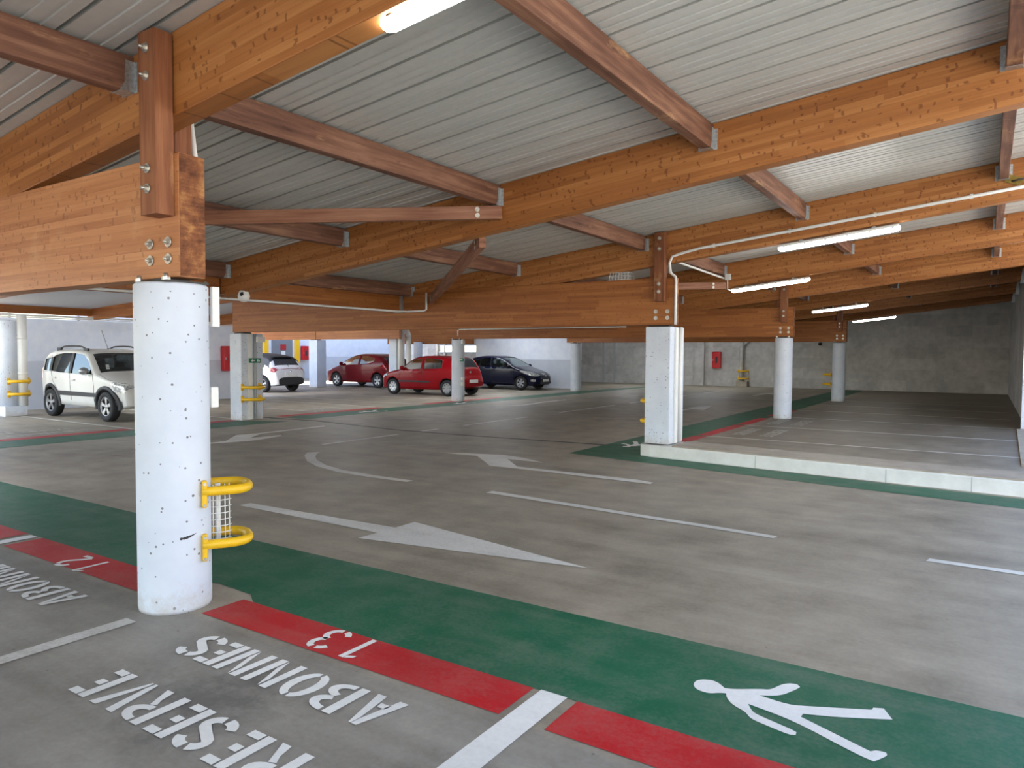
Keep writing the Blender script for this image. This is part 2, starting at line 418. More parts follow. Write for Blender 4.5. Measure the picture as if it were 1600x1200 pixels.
def wallbox(name, x0, x1, y0, y1, z0, z1, mat):
    mm = MB(); mm.box(((x0 + x1) / 2, (y0 + y1) / 2, (z0 + z1) / 2), (abs(x1 - x0), abs(y1 - y0), z1 - z0))
    return struct(mm.build(name, mat))
wallbox('wall_back', -36, -8.65, 33.8, 34.1, 0, 5.4, M_FWALL)
wallbox('wall_bounce_added', 15, 16, -14, 30, 0, 8, M_FWALL)  # unseen wall added outside the exit to bounce sunlight into the hall
wallbox('wall_back', -8.65, 1.5, 33.8, 34.1, 0, 4.4, M_FWALL)
wallbox('wall_right', .72, 1.0, 17.6, 33.8, 0, 3.95, M_FWALL)
wallbox('wall_left', -20.3, -20.0, 7.6, 14.9, 0, 2.29, M_WWALL)
wallbox('wall_inner', -19.6, -14.3, 26.75, 27.05, 0, 2.75, M_WWALL)
wallbox('wall_far_left', -31.8, -31.5, 15, 33.8, 0, 4.6, M_WWALL)
# joints, pilaster
for k, (xa, xb) in enumerate(((-16.64, -16.54), (-16.02, -15.92))):
    mm = MB(); mm.box(((xa + xb) / 2, 33.79, 1.6), (xb - xa, .02, 3.2)); struct(mm.build('trim_%d' % (k + 1), M_GPLASTIC))
mm = MB(); mm.box((-11.45, 33.7, 1.8), (.45, .2, 3.6)); struct(mm.build('trim_3', M_FWALL))
mm = MB(); mm.box((.66, 17.78, 1.8), (.10, .36, 3.6)); struct(mm.build('trim_4', M_COLP))
# ledge beside the right bays
mm = MB(); mm.prism([(.43, 11.9), (1.4, 11.9), (1.4, 17.6), (.54, 17.6)], 'Z', 0, .04)
tag(mm.build('concrete_ledge', M_RAWC), 'low pale concrete ledge at the outer end of the right-hand empty bays', 'ledge')

# ------------------------------------------------------------------ kerb
mm = MB()
mm.prism([(-4.27, 9.98), (-4.22, 9.86), (-4.05, 9.80), (1.5, 9.14), (1.5, 9.76), (-4.0, 10.52), (-4.2, 10.50), (-4.27, 10.4)], 'Z', 0, .172, 0)
kb = tag(mm.build('kerb', M_KERB, bevel=.012), 'white painted concrete kerb under the square column on the right', 'kerb')
mm = MB(); mm.prism([(-3.72, 9.80), (1.5, 9.17), (1.5, 9.75), (-3.72, 10.47)], 'Z', .1725, .19)
mm.build('kerb_top', M_RAWC, kb)['label'] = 'bare brown concrete top of the kerb'
for x in (-2.5, -.95, -.1, .75):
    mm = MB(); yy = 9.80 - (x + 4.05) * .1189; mm.box((x, yy - .0015, .085), (.008, .004, .165), rz=R(-6.8)); mm.build('kerb_joint', M_GPLASTIC, kb)

# ------------------------------------------------------------------ columns
def hoop(parent, name, c, a, half, ext, z, r=.034, plates=True):
    """U-shaped tube guard: legs on a wall/column, pointing along direction a"""
    a = V((a[0], a[1], 0)).normalized(); b = V((-a.y, a.x, 0)); c = V(c); pts = []
    st = ext - half * .9
    pts.append(c - b * half + V((0, 0, z))); pts.append(c - b * half + a * st * .5 + V((0, 0, z)))
    for k in range(0, 13):
        th = -math.pi / 2 + math.pi * k / 12
        pts.append(c + a * (st + half * .9 * math.cos(th)) + b * half * math.sin(th) + V((0, 0, z)))
    pts.append(c + b * half + a * st * .5 + V((0, 0, z))); pts.append(c + b * half + V((0, 0, z)))
    mm = MB(); mm.tube(pts, r, 12); o = mm.build(name, M_YEL, parent)
    if plates:
        for sg in (-1, 1):
            mm = MB(); q = c + b * half * sg + V((0, 0, z)); mm.box(q + a * .006, (.012, .07, .15), rz=math.atan2(a.y, a.x))
            mm.box(q + a * .016 + V((0, 0, .055)), (.014, .018, .018), rz=math.atan2(a.y, a.x)); mm.box(q + a * .016 - V((0, 0, .055)), (.014, .018, .018), rz=math.atan2(a.y, a.x))
            mm.build('mounting_plate', M_YEL, o)
    return o

def round_column(x, y, h, label, r=.2, z0=0.0, shoe=True, group='round white columns'):
    t = thing('concrete_column', (x, y, z0), label, 'column', group)
    prof = [(0, 0), (r - .004, 0), (r, .02)] + [(r, h * k / 8) for k in range(1, 8)] + [(r, h - .012), (r - .012, h), (0, h)]
    mm = MB(); mm.lathe(prof, n=48); mm.build('shaft', M_COLP, t)
    if shoe:
        s = MB(); s.box((0, 0, h + .006), (.34, .26, .012)); s.box((0, 0, h + .02), (.14, .15, .03)); sh = s.build('shoe_plate', M_DKSTEEL, t)
        for bx in (-.14, .13):
            s = MB(); s.cyl((bx, -.11, h + .012), (bx, -.11, h + .05), .013, n=10); s.cyl((bx, -.11, h + .012), (bx, -.11, h + .03), .024, n=6, smooth=False); s.build('anchor_bolt', M_ZINC, sh)
    return t
CH = 1.885
colA = round_column(XA, FR[0], CH, 'large round white pitted column in front, between bay numbers 12 and 13')
s = MB(); vs_ = []
for k_ in range(13):
    a_ = R(-24 + 27 * k_ / 12); z_ = .432 + .020 * (k_ / 12) ** 2; h_ = (.012, .016, .010, .017, .012, .018, .012, .014, .009, .008, .006, .004, .001)[k_]
    vs_ += [(.2008 * math.cos(a_), .2008 * math.sin(a_), z_ - h_ / 2), (.2008 * math.cos(a_), .2008 * math.sin(a_), z_ + h_ / 2)]
s.add(vs_, [(2 * k_, 2 * k_ + 2, 2 * k_ + 3, 2 * k_ + 1) for k_ in range(12)]); s.build('scuff_mark', M_DARKPL, colA)
c12 = round_column(XA, FR[2], CH, 'round white column behind the white kerb, beside red floor strip and bays')
c13 = round_column(XA, FR[3], CH, 'shaded round white column farthest back in the right-hand row')
cF = round_column(XB, FR[2], CH, 'slim round white column in front of the red hatchback tail')
c89 = round_column(XB, FR[3], CH, 'round white column at the end of the wall behind the dark blue car')
cR = round_column(-22.35, 25.9, 1.98, 'round white column seen above the roof of the nearer red car', shoe=False)

def square_column(x0, x1, y0, y1, z0, h, label, channel):
    t = thing('concrete_column', ((x0 + x1) / 2, (y0 + y1) / 2, z0), label, 'column', None)
    w, d = x1 - x0, y1 - y0
    mm = MB(); mm.box((0, 0, h / 2), (w, d, h)); mm.build('shaft', M_COLP, t, bevel=.012)
    s = MB(); s.box((-w * .1, -d * .1, h + .012), (w * .8, .2, .024)); s.build('shoe_plate', M_DKSTEEL, t)
    if channel:
        s = MB(); s.box((w / 2 + .015, -d * .12, h / 2), (.03, .10, h - .02)); s.build('cable_trunking', M_WPLASTIC, t, bevel=.004)
        s = MB(); s.tube([(w / 2 + .03, d * .10, .02), (w / 2 + .03, d * .10, h)], .028, 12); s.build('riser_pipe', M_GPLASTIC if channel == 2 else M_WPLASTIC, t)
    return t
c31 = square_column(-4.17, -3.79, 9.87, 10.43, .19, 1.70, 'square white column standing on the left end of the white kerb', 1)
cS = square_column(-13.84, -13.44, 9.78, 10.34, 0, 1.885, 'square white column with green exit sign and yellow hoops, by white hatchback', 2)
c50 = square_column(-23.95, -23.45, 20.75, 21.25, 0, 1.99, 'square white column between the white hatchback and the far red car', 0)
c62 = square_column(-20.05, -19.65, 21.45, 21.95, 0, 2.6, 'tall square white column with round pipe, between the two red cars', 0)
s = MB(); s.tube([(.32, -.12, 0), (.32, -.12, 2.3), (.36, -.06, 2.42), (.52, .05, 2.3), (.56, .08, 2.15)], .11, 16); s.tube([(.56, .08, 0), (.56, .08, 2.2)], .10, 16)
s.build('downpipe', M_WPLASTIC, c62)

# guard hoops of the front column
A = V((.5, .866, 0)); hb = V((-A.y, A.x, 0))
for z, lab in ((.685, 'upper yellow tube hoop on the large front column'), (.372, 'lower yellow tube hoop on the large front column')):
    g = thing('guard_hoop', (XA, FR[0], 0), lab, 'guard rail', 'yellow hoops on the front column')
    pts = []; half, st = .155, .285
    pts += [A * .14 - hb * half, A * .2 - hb * half]
    for k in range(13):
        th = -math.pi / 2 + math.pi * k / 12
        pts.append(A * (st + .125 * math.copysign(abs(math.cos(th)) ** .8, math.cos(th))) + hb * half * math.copysign(abs(math.sin(th)) ** .8, math.sin(th)))
    pts += [A * .2 + hb * half, A * .14 + hb * half]
    s = MB(); s.tube([p + V((0, 0, z)) for p in pts], .028, 14); s.build('hoop_tube', M_YEL, g)
    for sg in (-1, 1):
        s = MB(); q = A * .155 + hb * (half - .004) * sg + V((0, 0, z - .015)); s.box(q, (.03, .05, .16), rz=math.atan2(A.y, A.x)); s.build('mounting_plate', M_YEL, g, bevel=.01)
        for dz in (.062, -.062):
            s = MB(); s.cyl(q + hb * .02 * sg + V((0, 0, dz)), q + hb * .038 * sg + V((0, 0, dz)), .009, n=8); s.build('bolt', M_ZINC, g)
gd = thing('wire_guard', (XA + .125, FR[0] + .215, 0), 'white wire cage between the two yellow hoops of the front column', 'wire guard')
s = MB()
for dx, dy in ((.0, -.045), (.022, -.02), (.03, .015), (.022, .05)):
    s.tube([(dx, dy, .36), (dx, dy, .70)], .0035, 6)
s.build('upright_wire', M_WPLASTIC, gd)
s = MB()
for k in range(9):
    z = .37 + k * .039; s.tube([(-.01, -.058, z), (.022, -.03, z), (.036, .015, z), (.028, .06, z)], .003, 6)
s.build('cross_wire', M_WPLASTIC, gd)
s = MB(); s.box((-.02, .0, .53), (.018, .03, .34)); s.build('cable_cover', M_WPLASTIC, gd, bevel=.003)
# cover and box on the aisle flank
s = MB(); s.box((0, 0, 0), (.026, .05, .24)); o = s.build('junction_cover', M_WPLASTIC, None, Matrix.Translation((XA + .095, FR[0] + .218, 1.765)), bevel=.004)
tag(o, 'white cover plate at top of the large front column, facing the aisle', 'cover plate')
s = MB(); s.box((0, 0, 0), (.022, .05, .125)); tag(s.build('socket_box', M_WPLASTIC, None, Matrix.Translation((XA + .09, FR[0] + .21, 1.222)), bevel=.006), 'small pale box halfway up the side of the large front column', 'box')

# hoops and signs of the other columns
def hoops_on(c, a, half, ext, labs, group, zs=(.72, .46)):
    for z, l in zip(zs, labs):
        g = thing('guard_hoop', (c[0], c[1], 0), l, 'guard rail', group); hoop(g, 'hoop_tube', (0, 0, 0), a, half, ext, z)
hoops_on((-13.44, 10.02), (1, 0), .22, .30, ('upper yellow hoop on the square column by the white hatchback', 'lower yellow hoop on the square column by the white hatchback'), 'hoops on the left square column')
hoops_on((-4.17, 10.12), (-1, 0), .12, .13, ('upper yellow hoop peeking out left of the square kerb column', 'lower yellow hoop peeking out left of the square kerb column'), 'hoops on the kerb column', (.80, .50))
hoops_on((-4.18, 25.15), (-1, .0), .15, .24, ('upper yellow hoop on the shaded far column', 'lower yellow hoop on the shaded far column'), 'hoops on the far column', (.86, .55))

def board(name, loc, size, mat, label, cat, bevel=.003):
    s = MB(); s.box((0, 0, 0), size); o = s.build(name, mat, None, Matrix.Translation(loc), bevel=bevel); return tag(o, label, cat)
sg = board('exit_sign', (-13.33, 10.05, 1.30), (.03, .30, .10), M_GREENSIGN, 'green and white exit sign on the square column by the white hatchback', 'sign')
s = MB(); s.prism([(-.12, 0), (-.07, .03), (-.07, .012), (-.01, .012), (-.01, -.012), (-.07, -.012), (-.07, -.03)], 'X', .015, .018); s.box((.017, .06, 0), (.003, .03, .05)); s.box((.017, .10, -.005), (.003, .03, .04)); s.build('pictogram', M_PAPER, sg)
board('emergency_light', (-13.33, 10.20, 1.76), (.06, .20, .12), M_WPLASTIC, 'white emergency light box at top of the square column', 'lamp')
sg = board('exit_sign', (-13.40, 17.50, 1.28), (.26, .03, .10), M_GREENSIGN, 'green and white sign on the slim round column by the red car', 'sign')
s = MB(); s.box((.02, -.017, 0), (.12, .003, .03)); s.build('pictogram', M_PAPER, sg)
s = MB(); s.box((0, 0, .08), (.07, .10, .1)); s.box((0, 0, -.08), (.07, .10, .12)); tag(s.build('switch_box', M_WPLASTIC, None, Matrix.Translation((-13.36, 17.55, .62)), bevel=.01), 'white switch boxes low on the slim round column by the red car', 'switch box')
s = MB(); s.box((0, 0, 0), (.06, .09, .14)); tag(s.build('camera_box', M_WPLASTIC, None, Matrix.Translation((-13.36, 17.55, 1.83)), bevel=.01), 'small white box at the top of the slim round column', 'box')

# left corner column, pipe and block
t = thing('corner_column', (-18.62, 7.45, 0), 'round white column on a square block at the left edge', 'column')
s = MB(); s.box((-.05, -.02, .11), (.72, .46, .22)); s.build('base_block', M_COLP, t, bevel=.01)
s = MB(); s.lathe([(0, .22), (.19, .22), (.19, 2.15), (.18, 2.17), (0, 2.17)], o=(.02, -.05, 0), n=40); s.build('shaft', M_COLP, t)
t = thing('downpipe', (-18.44, 7.62, .22), 'white round downpipe beside the column at the left edge', 'pipe')
s = MB(); s.cyl((0, 0, 0), (0, 0, 2.08), .098, n=28); s.build('pipe', M_WPLASTIC, t)
for z in (.72, 1.53):
    s = MB(); s.cyl((0, 0, z), (0, 0, z + .05), .106, n=28); s.build('pipe_collar', M_WPLASTIC, t)
hoops_on((-18.42, 7.52), (1, .1), .21, .22, ('upper yellow hoop around the downpipe at the left edge', 'lower yellow hoop around the downpipe at the left edge'), 'hoops at the left edge', (.79, .50))

# ------------------------------------------------------------------ tie beams, posts, rafters, purlins
TZ0, TZ1 = 1.915, 2.598
tl = ['pale brown laminated beam over the large front column, running left', 'long brown laminated beam from the square kerb column to the left square column',
      'long brown laminated beam resting on the slim round column by the red car', 'far brown laminated beam over the wall behind the dark blue car']
for k, y in enumerate(FR):
    M, L = frame_to((-13.95, y, (TZ0 + TZ1) / 2), (-3.765, y, (TZ0 + TZ1) / 2))
    s = MB(); s.box((L / 2, 0, 0), (L, .16, TZ1 - TZ0)); o = s.build('tie_beam', M_TIE if k == 0 else M_TIEF, None, M, bevel=.006)
    tag(o, tl[k], 'beam', 'horizontal laminated beams')
    s = MB(); s.box((L + .002, 0, 0), (.004, .152, TZ1 - TZ0 - .008)); s.build('end_grain', M_END, o)['label'] = 'dark weathered sawn end of the beam'
    for bx in (-4.045, -3.865):
        for bz in (2.112, 2.018):
            for sd in (-1, 1):
                s = MB(); c = V((bx + 13.95, sd * .08, bz - (TZ0 + TZ1) / 2)); e = c + V((0, sd * .010, 0))
                s.cyl(c, e, .030, n=20); s.cyl(e, e + V((0, sd * .014, 0)), .016, n=6, smooth=False); s.cyl(e, e + V((0, sd * .024, 0)), .008, n=8)
                s.build('bolt', M_ZINC, o)

# posts clamping tie and rafter
pl = [('front face', -1), ('rear face', 1)]
cname = ['over the large front column', 'over the square kerb column', 'over the column behind the kerb', 'over the farthest right-hand column']
for k, y in enumerate(FR):
    for nm, sd in pl:
        px_ = (-3.88 if k == 0 else -3.96) if sd < 0 else -4.13
        M, L = frame_to((px_, y + sd * .135, 2.25), (px_, y + sd * .135, zroof(px_ - .08) - .004), up=(0, sd, 0))
        s = MB(); s.box((L / 2, 0, 0), (L, .155, .108)); o = s.build('timber_post', M_POST, None, M, bevel=.004)
        tag(o, 'timber post on the %s of the beam %s' % (nm, cname[k]), 'post', 'timber posts above the columns')
        for h in (.14, .25, .75, .90):
            s = MB(); c = V((h, 0, .054)); e = c + V((0, 0, .008)); s.cyl(c, e, .027, n=20); s.cyl(e, e + V((0, 0, .014)), .016, n=6, smooth=False); s.cyl(e, e + V((0, 0, .034)), .0085, n=8)
            s.build('bolt', M_ZINC, o)

RY = sorted(FR + [y - 3.795 for y in FR] + [29.0])      # -1.365, 2.43, 6.225, ...
RW = .14
def rafter_prof(y):
    if any(abs(y - f) < .01 for f in FR):
        xq = -4.1 + (TZ1 - 2.775) / SL
        return [(XV, TZ1), (xq, TZ1), (.70 if y > 17 else XE - .1, zbot(.70 if y > 17 else XE - .1)), (.70 if y > 17 else XE - .1, zroof(.70 if y > 17 else XE - .1)), (XV, zroof(XV))]
    xe = .70 if y > 17 else XE - .1
    return [(XV + .1, zbot(XV + .1)), (xe, zbot(xe)), (xe, zroof(xe)), (XV + .1, zroof(XV + .1))]
ry_names = []
for k, y in enumerate(RY):
    # object space: x along the slope so that the laminations follow it
    x0 = XV; org = V((x0, y, zbot(x0)))
    M = Matrix.Translation(org) @ Matrix.Rotation(-math.atan(SL), 4, 'Y'); Mi = M.inverted()
    s = MB(); pr = rafter_prof(y); q = [Mi @ V((px, y, pz)) for px, pz in pr]
    s.prism([(p.x, p.z) for p in q], 'Y', -RW / 2, RW / 2)
    o = s.build('rafter', M_RAF, None, M, bevel=.006)
    if k == 0: lab = 'sloping laminated rafter above and behind the viewer'
    else: lab = 'sloping orange laminated rafter, %s from the front' % ords(k - 1)
    tag(o, lab, 'rafter', 'sloping orange rafters')
    if y > 17:
        s = MB(); p = [(.62, zbot(.62) - .05), (.735, zbot(.62) - .05), (.735, zbot(.7) + .3), (.66, zbot(.7) + .3)]
        q = [Mi @ V((px, y, pz)) for px, pz in p]; s.prism([(a.x, a.z) for a in q], 'Y', -.1, .1); s.build('wall_bracket', M_GALV, o)
# left roof rafters
for k, y in enumerate([2.43, 6.225, 10.02, 13.815, 17.61]):
    s = MB(); s.prism([(XV - .1, 2.60 if k % 2 == 0 else 2.33), (-13.6, 2.61), (-20.25, 2.30), (-20.25, zroof(-20.25)), (-13.6, zroof(-13.6)), (XV - .1, zroof(XV - .1))], 'Y', -.06, .06)
    o = s.build('rafter', M_TIEF, None, Matrix.Translation((0, y, 0)), bevel=.004)
    tag(o, 'low brown rafter of the left roof half, %s from the front' % ords(k), 'rafter', 'rafters of the left roof')

PX = [.10, -2.05, -4.25, -6.47, -8.74]
def purlin(x, ya, yb, label):
    zt = zroof(x - .05) - .004; hh = .205
    M, L = frame_to((x, ya, zt - hh / 2), (x, yb, zt - hh / 2))
    s = MB(); s.box((L / 2, 0, 0), (L, .095, hh)); o = s.build('purlin', M_PUR, None, M, bevel=.005)
    tag(o, label, 'purlin', 'reddish roof purlins')
    for e, sg in ((L, -1), (0, 1)):
        s = MB()
        for sy in (-1, 1):
            s.prism([(e, -hh / 2 - .004), (e, hh / 2 - .03), (e + sg * .055, hh / 2 - .03), (e + sg * .06, -hh / 2 + .05), (e + sg * .09, -hh / 2 - .004)], 'Y', sy * .0485, sy * .052)
            s.box((e + sg * .002, sy * .066, -.02), (.004, .034, hh - .03))
            for q in range(4): s.cyl((e + sg * .03, sy * .052, -.07 + q * .04), (e + sg * .03, sy * .055, -.07 + q * .04), .005, n=6)
        s.box((e + sg * .04, 0, -hh / 2 - .003), (.08, .105, .003)); s.build('joist_hanger', M_GALV, o)
xo = ['', 'second', 'third', 'fourth', 'fifth']
for k in range(len(RY) - 1):
    for j, x in enumerate(PX):
        if k >= 5 and j >= 3: continue
        a, b = RY[k] + RW / 2 + .002, RY[k + 1] - RW / 2 - .002
        if k == 0:
            w = 'between the viewer and the first rafter'
        else:
            w = 'between %s and %s rafters from the front' % (ords(k - 1), ords(k))
        purlin(x, a, b, 'reddish purlin, %s row from the open side, %s' % (xo[j] if j else 'first', w))

# valley girder
for k in range(4):
    ya, yb = ([-5.1] + FR)[k] + .085, FR[k] - .085
    M, L = frame_to((-9.0, ya, 2.37), (-9.0, yb, 2.37)); s = MB(); s.box((L / 2, 0, 0), (L, .14, .30)); o = s.build('valley_girder', M_TIEF, None, M, bevel=.005)
    tag(o, ['brown girder along the roof valley, behind the viewer\'s left', 'brown girder along the roof valley with conduit on its lower edge', 'brown girder along the roof valley, beyond the second beam', 'brown girder along the roof valley, farthest back'][k], 'beam', 'valley girders')
    for e, sgn in ((L, -1), (0, 1)):
        s = MB()
        for sy in (-1, 1): s.box((e + sgn * .05, sy * .074, 0), (.10, .006, .31))
        s.box((e + sgn * .05, 0, -.154), (.10, .154, .006)); s.build('girder_shoe', M_GALV, o)
    if k in (1, 2):
        c = L / 2 - .02; s = MB(); s.box((c, -.078, .05), (.02, .016, .30)); s.box((c, -.14, -.09), (.16, .14, .008)); s.box((c + .075, -.12, .0), (.006, .10, .2)); s.build('rafter_shoe', M_GALV, o)
        for dz in (-.06, .05):
            s = MB(); s.cyl((c - .26, -.07, dz), (c - .26, -.085, dz), .028, n=16); s.cyl((c - .26, -.085, dz), (c - .26, -.10, dz), .014, n=6); s.build('bolt', M_ZINC, o)

# wind braces
def brace(p0, p1, w, h, label):
    M, L = frame_to(p0, p1); s = MB(); s.box((L / 2, 0, 0), (L, w, h)); o = s.build('wind_brace', M_BRACE, None, M, bevel=.004)
    tag(o, label, 'brace', 'diagonal timber braces')
    for e in (L - .25, .25):
        for dz in (-.03, .03):
            s = MB(); s.cyl((e, -w / 2, dz), (e, -w / 2 - .008, dz), .024, n=14); s.cyl((e, -w / 2 - .008, dz), (e, -w / 2 - .022, dz), .013, n=6); s.cyl((e, w / 2, dz), (e, w / 2 + .008, dz), .024, n=14); s.build('bolt', M_ZINC, o)
brace((-8.2, 2.53, 2.645), (-4.17, 6.12, 2.925), .075, .13, 'long horizontal timber brace from behind the front column to the second rafter')
brace((-4.55, 6.32, 2.70), (-8.25, 9.92, 2.43), .075, .15, 'short dark diagonal timber brace under the second rafter, above the long beam')
brace((-8.2, 10.12, 2.62), (-4.2, 13.72, 2.80), .075, .13, 'timber brace end visible just right of the square kerb column')

# far-left beams
def beam(p0, p1, w, h, mat, label, grp='far beams on the left'):
    M, L = frame_to(p0, p1); s = MB(); s.box((L / 2, 0, 0), (L, w, h)); return tag(s.build('timber_beam', mat, None, M, bevel=.005), label, 'beam', grp)
beam((-23.7, 21.0, 2.49), (-19.0, 21.0, 2.49), .16, .95, M_TIEF, 'brown beam end above the far red car')
beam((-31.4, 21.0, 2.49), (-23.72, 21.0, 2.49), .16, .95, M_TIEF, 'dark brown beam above the white hatchback and grey door')
beam((-24.5, 26.2, 2.40), (-19.35, 26.2, 2.40), .16, 1.02, M_TIEF, 'brown beam stub ending left of the wall behind the dark blue car')
beam((-20.12, 6.5, 2.52), (-20.12, 14.9, 2.52), .14, .22, M_TIEF, 'brown edge beam above the wall behind the white off-roader')
for z, r, lb in ((2.36, .028, 'upper white pipe'), (2.31, .018, 'lower thin white pipe')):
    s = MB(); s.tube([(-19.95, 6.6, z), (-19.95, 14.9, z)], r, 10); o = s.build('wall_pipe', M_WPLASTIC); tag(o, lb + ' along the top of the wall behind the white off-roader', 'pipe', 'pipes on the left wall')
    for yy in (8, 9.6, 11.2, 12.8):
        q = MB(); q.box((-19.975, yy, z), (.05, .03, r * 2.6)); q.build('pipe_clip', M_DKSTEEL, o)

# ------------------------------------------------------------------ lamps and conduits
def lamp(x0, x1, y, dz, label, tube=None):
    p0, p1 = (x0, y, zbot(x0) - dz), (x1, y, zbot(x1) - dz); M, L = frame_to(p0, p1)
    t = bpy.data.objects.new('tube_light', None); COL.objects.link(t); t.matrix_world = M; tag(t, label, 'light fitting', 'lit tube lights')
    def cap(r, z0, z1, l0, l1, mat, nm, ex=1.0):
        prof = []; n = 10
        s = MB(); ring = []
        for k in range(n + 1):
            th = math.pi + math.pi * k / n
            ring.append((r * math.cos(th), z0 + (z0 - z1) * math.sin(th)))
        ring = [(-r, z0 + .0)] + ring[1:-1] + [(r, z0)]
        m_ = len(ring); vs = []
        st = [(l0, .55), (l0 + .02, .85), (l0 + .05, 1), (l1 - .05, 1), (l1 - .02, .85), (l1, .55)]
        for xx, sc in st: vs += [(xx, a * sc, z0 + (b - z0) * sc) for a, b in ring]
        fs = [(i * m_ + j, i * m_ + j + 1, (i + 1) * m_ + j + 1, (i + 1) * m_ + j) for i in range(len(st) - 1) for j in range(m_ - 1)]
        fs += [(i * m_ + m_ - 1, i * m_, (i + 1) * m_, (i + 1) * m_ + m_ - 1) for i in range(len(st) - 1)]
        fs += [tuple(range(m_)), tuple(range((len(st) - 1) * m_, len(st) * m_))]
        s.add(vs, fs, 0, True); return s.build(nm, mat, t)
    s = MB(); s.box((L / 2, 0, .012), (L - .01, .128, .03)); s.build('housing', M_WPLASTIC, t, bevel=.008)
    cap(.048, 0, -.056, 0, L, tube or M_TUBE, 'diffuser')
    for k in range(6):
        for sy in (-1, 1):
            xx = .08 + (L - .16) * k / 5
            s = MB(); s.box((xx, sy * .05, .0), (.028, .008, .03)); s.build('clip', M_GALV, t)
    for k in (.2, .8):
        s = MB(); s.box((L * k, 0, .055), (.04, .05, .05)); s.build('hanger', M_GALV, t)
    return t
lamp(-2.32, -.95, FR[0] + .02, -.01, 'lit tube light cut off at the top edge, under the first rafter')
lamp(-2.36, -.93, FR[1], .055, 'lit tube light below the white conduit, nearest on the right')
lamp(-4.10, -2.70, RY[4], .06, 'lit tube light between the kerb column and the next round column')
lamp(-4.10, -2.70, RY[6], .075, 'lit tube light seen beside the second round column on the right')
lamp(-4.15, -2.75, RY[8], .045, 'smallest lit tube light, farthest back before the grey wall')

def boosted_lamp(x, y, z, label):  # all but the first are unseen, added to brighten left half and back wall
    t = lamp(-4.1, -2.7, y, 0, label, M_TUBE_BOOST); t.matrix_world = frame_to((x, y, z), (x + 1.4, y, z))[0]
for x_, y_, l in ((-17.9, 5.8, 'lit tube light cut off by the left edge, above the corner column'), (-18.3, 10.45, 'added unseen tube light behind the large front column'),
                  (-15.3, 13.815, 'added unseen tube light over the left bays, behind the long brown beam'), (-15.3, 17.9, 'added unseen tube light above the slim round column'),
                  (-15.3, 21.405, 'added unseen tube light over the left bays, above the nearer red car'), (-17.5, 24.6, 'added unseen tube light above the dark blue car'), (-14.4, 30.5, 'added unseen tube light before the grey back wall, left of the kerb column'), (-10.6, 30.5, 'added unseen tube light before the grey back wall, near its red box')):
    boosted_lamp(x_, y_, 2.44, l)
def conduit(pts, r, label, clips=(), mat=None):
    s = MB(); s.tube(pts, r, 10); o = s.build('conduit', mat or M_WPLASTIC); tag(o, label, 'conduit', 'white conduits')
    for c in clips:
        q = MB(); q.box(c, (.03, .02, r * 2.8)); q.build('conduit_clip', M_WPLASTIC, o)
    return o
yb = FR[1] - .095
cl = [(x, yb, zbot(x) + .125) for x in (-3.2, -2.2, -1.2, -.2)]
conduit([(-3.74, yb, 1.92), (-3.74, yb, 2.53), (-3.75, yb + .01, 2.60), (-3.83, yb + .02, 2.66), (-3.84, yb, 2.80), (-3.80, yb, 2.89), (-3.68, yb, zbot(-3.68) + .10)] + [(x, yb, zbot(x) + .125) for x in (-3.4, -2, -.5, 1.1)], .02,
        'long white conduit along the third rafter, bending down to the kerb column', cl)
conduit([(-8.90, 2.7, 2.235), (-8.90, 9.72, 2.235), (-8.80, 9.90, 2.235), (-8.42, 9.90, 2.235), (-8.35, 9.90, 2.26), (-8.35, 9.90, 2.56)], .017, 'white conduit on the valley girder, rising on the long beam')
conduit([(-4.05, FR[1] + .4, 2.93), (-4.19, 13.6, 2.93)], .018, 'white conduit under the purlin right of the square kerb column')
conduit([(-13.45, 17.42, 2.0), (-13.45, 17.42, 2.17), (-13.38, 17.42, 2.20), (-7.9, 17.42, 2.20)], .016, 'thin white conduit along the beam above the dark blue car')
conduit([(-4.10, 2.70, 2.45), (-4.155, 2.70, 2.75), (-4.225, 2.70, 3.15)], .017, 'short white conduit behind the post of the front column')
o = conduit([(-4.15, 13.72, 2.93), (-4.15, 13.72, 2.73), (-4.10, 13.76, 2.70)], .012, 'thin white drop conduit from junction box to tube light')
board('junction_box', (-4.14, 13.71, 2.96), (.11, .06, .11), M_WPLASTIC, 'white junction box on the fourth rafter beside the kerb column', 'junction box', .006)
t = thing('brass_bracket', (.20, 9.935, 3.475), 'small brass bracket on the third rafter at the right edge', 'bracket')
s = MB(); s.box((0, 0, 0), (.16, .012, .09), M=Matrix.Rotation(R(20), 3, 'Y')); s.build('back_plate', M_BRASS, t)
s = MB(); s.tube([(-.02, -.01, -.01), (.0, -.06, -.02), (.05, -.07, -.01), (.09, -.02, .0)], .010, 8); s.build('hook', M_DKSTEEL, t)
s = MB()
for k in range(7):
    x = -.16 + k * .053; s.tube([(x, -.10, 0), (x * .9, -.09, .11), (x * .9, .09, .11), (x, .10, 0)], .004, 6)
for z, f in ((.005, 1), (.06, .95), (.11, .9)):
    s.tube([(-.17 * f, -.10 * f, z), (.17 * f, -.10 * f, z), (.17 * f, .10 * f, z), (-.17 * f, .10 * f, z), (-.17 * f, -.10 * f, z)], .004, 6)
tag(s.build('wire_basket', M_WPLASTIC, None, Matrix.Translation((-4.63, FR[1], TZ1))), 'small white wire cage on top of the long beam near the kerb column', 'wire cage')
t = thing('dome_camera', (-8.42, 6.18, 2.27), 'small white dome camera with black lens under the second rafter', 'camera')
s = MB(); s.lathe([(0, 0), (.06, 0), (.065, .03), (.05, .05), (0, .05)], n=20, o=(0, 0, 0)); s.build('mount', M_WPLASTIC, t)
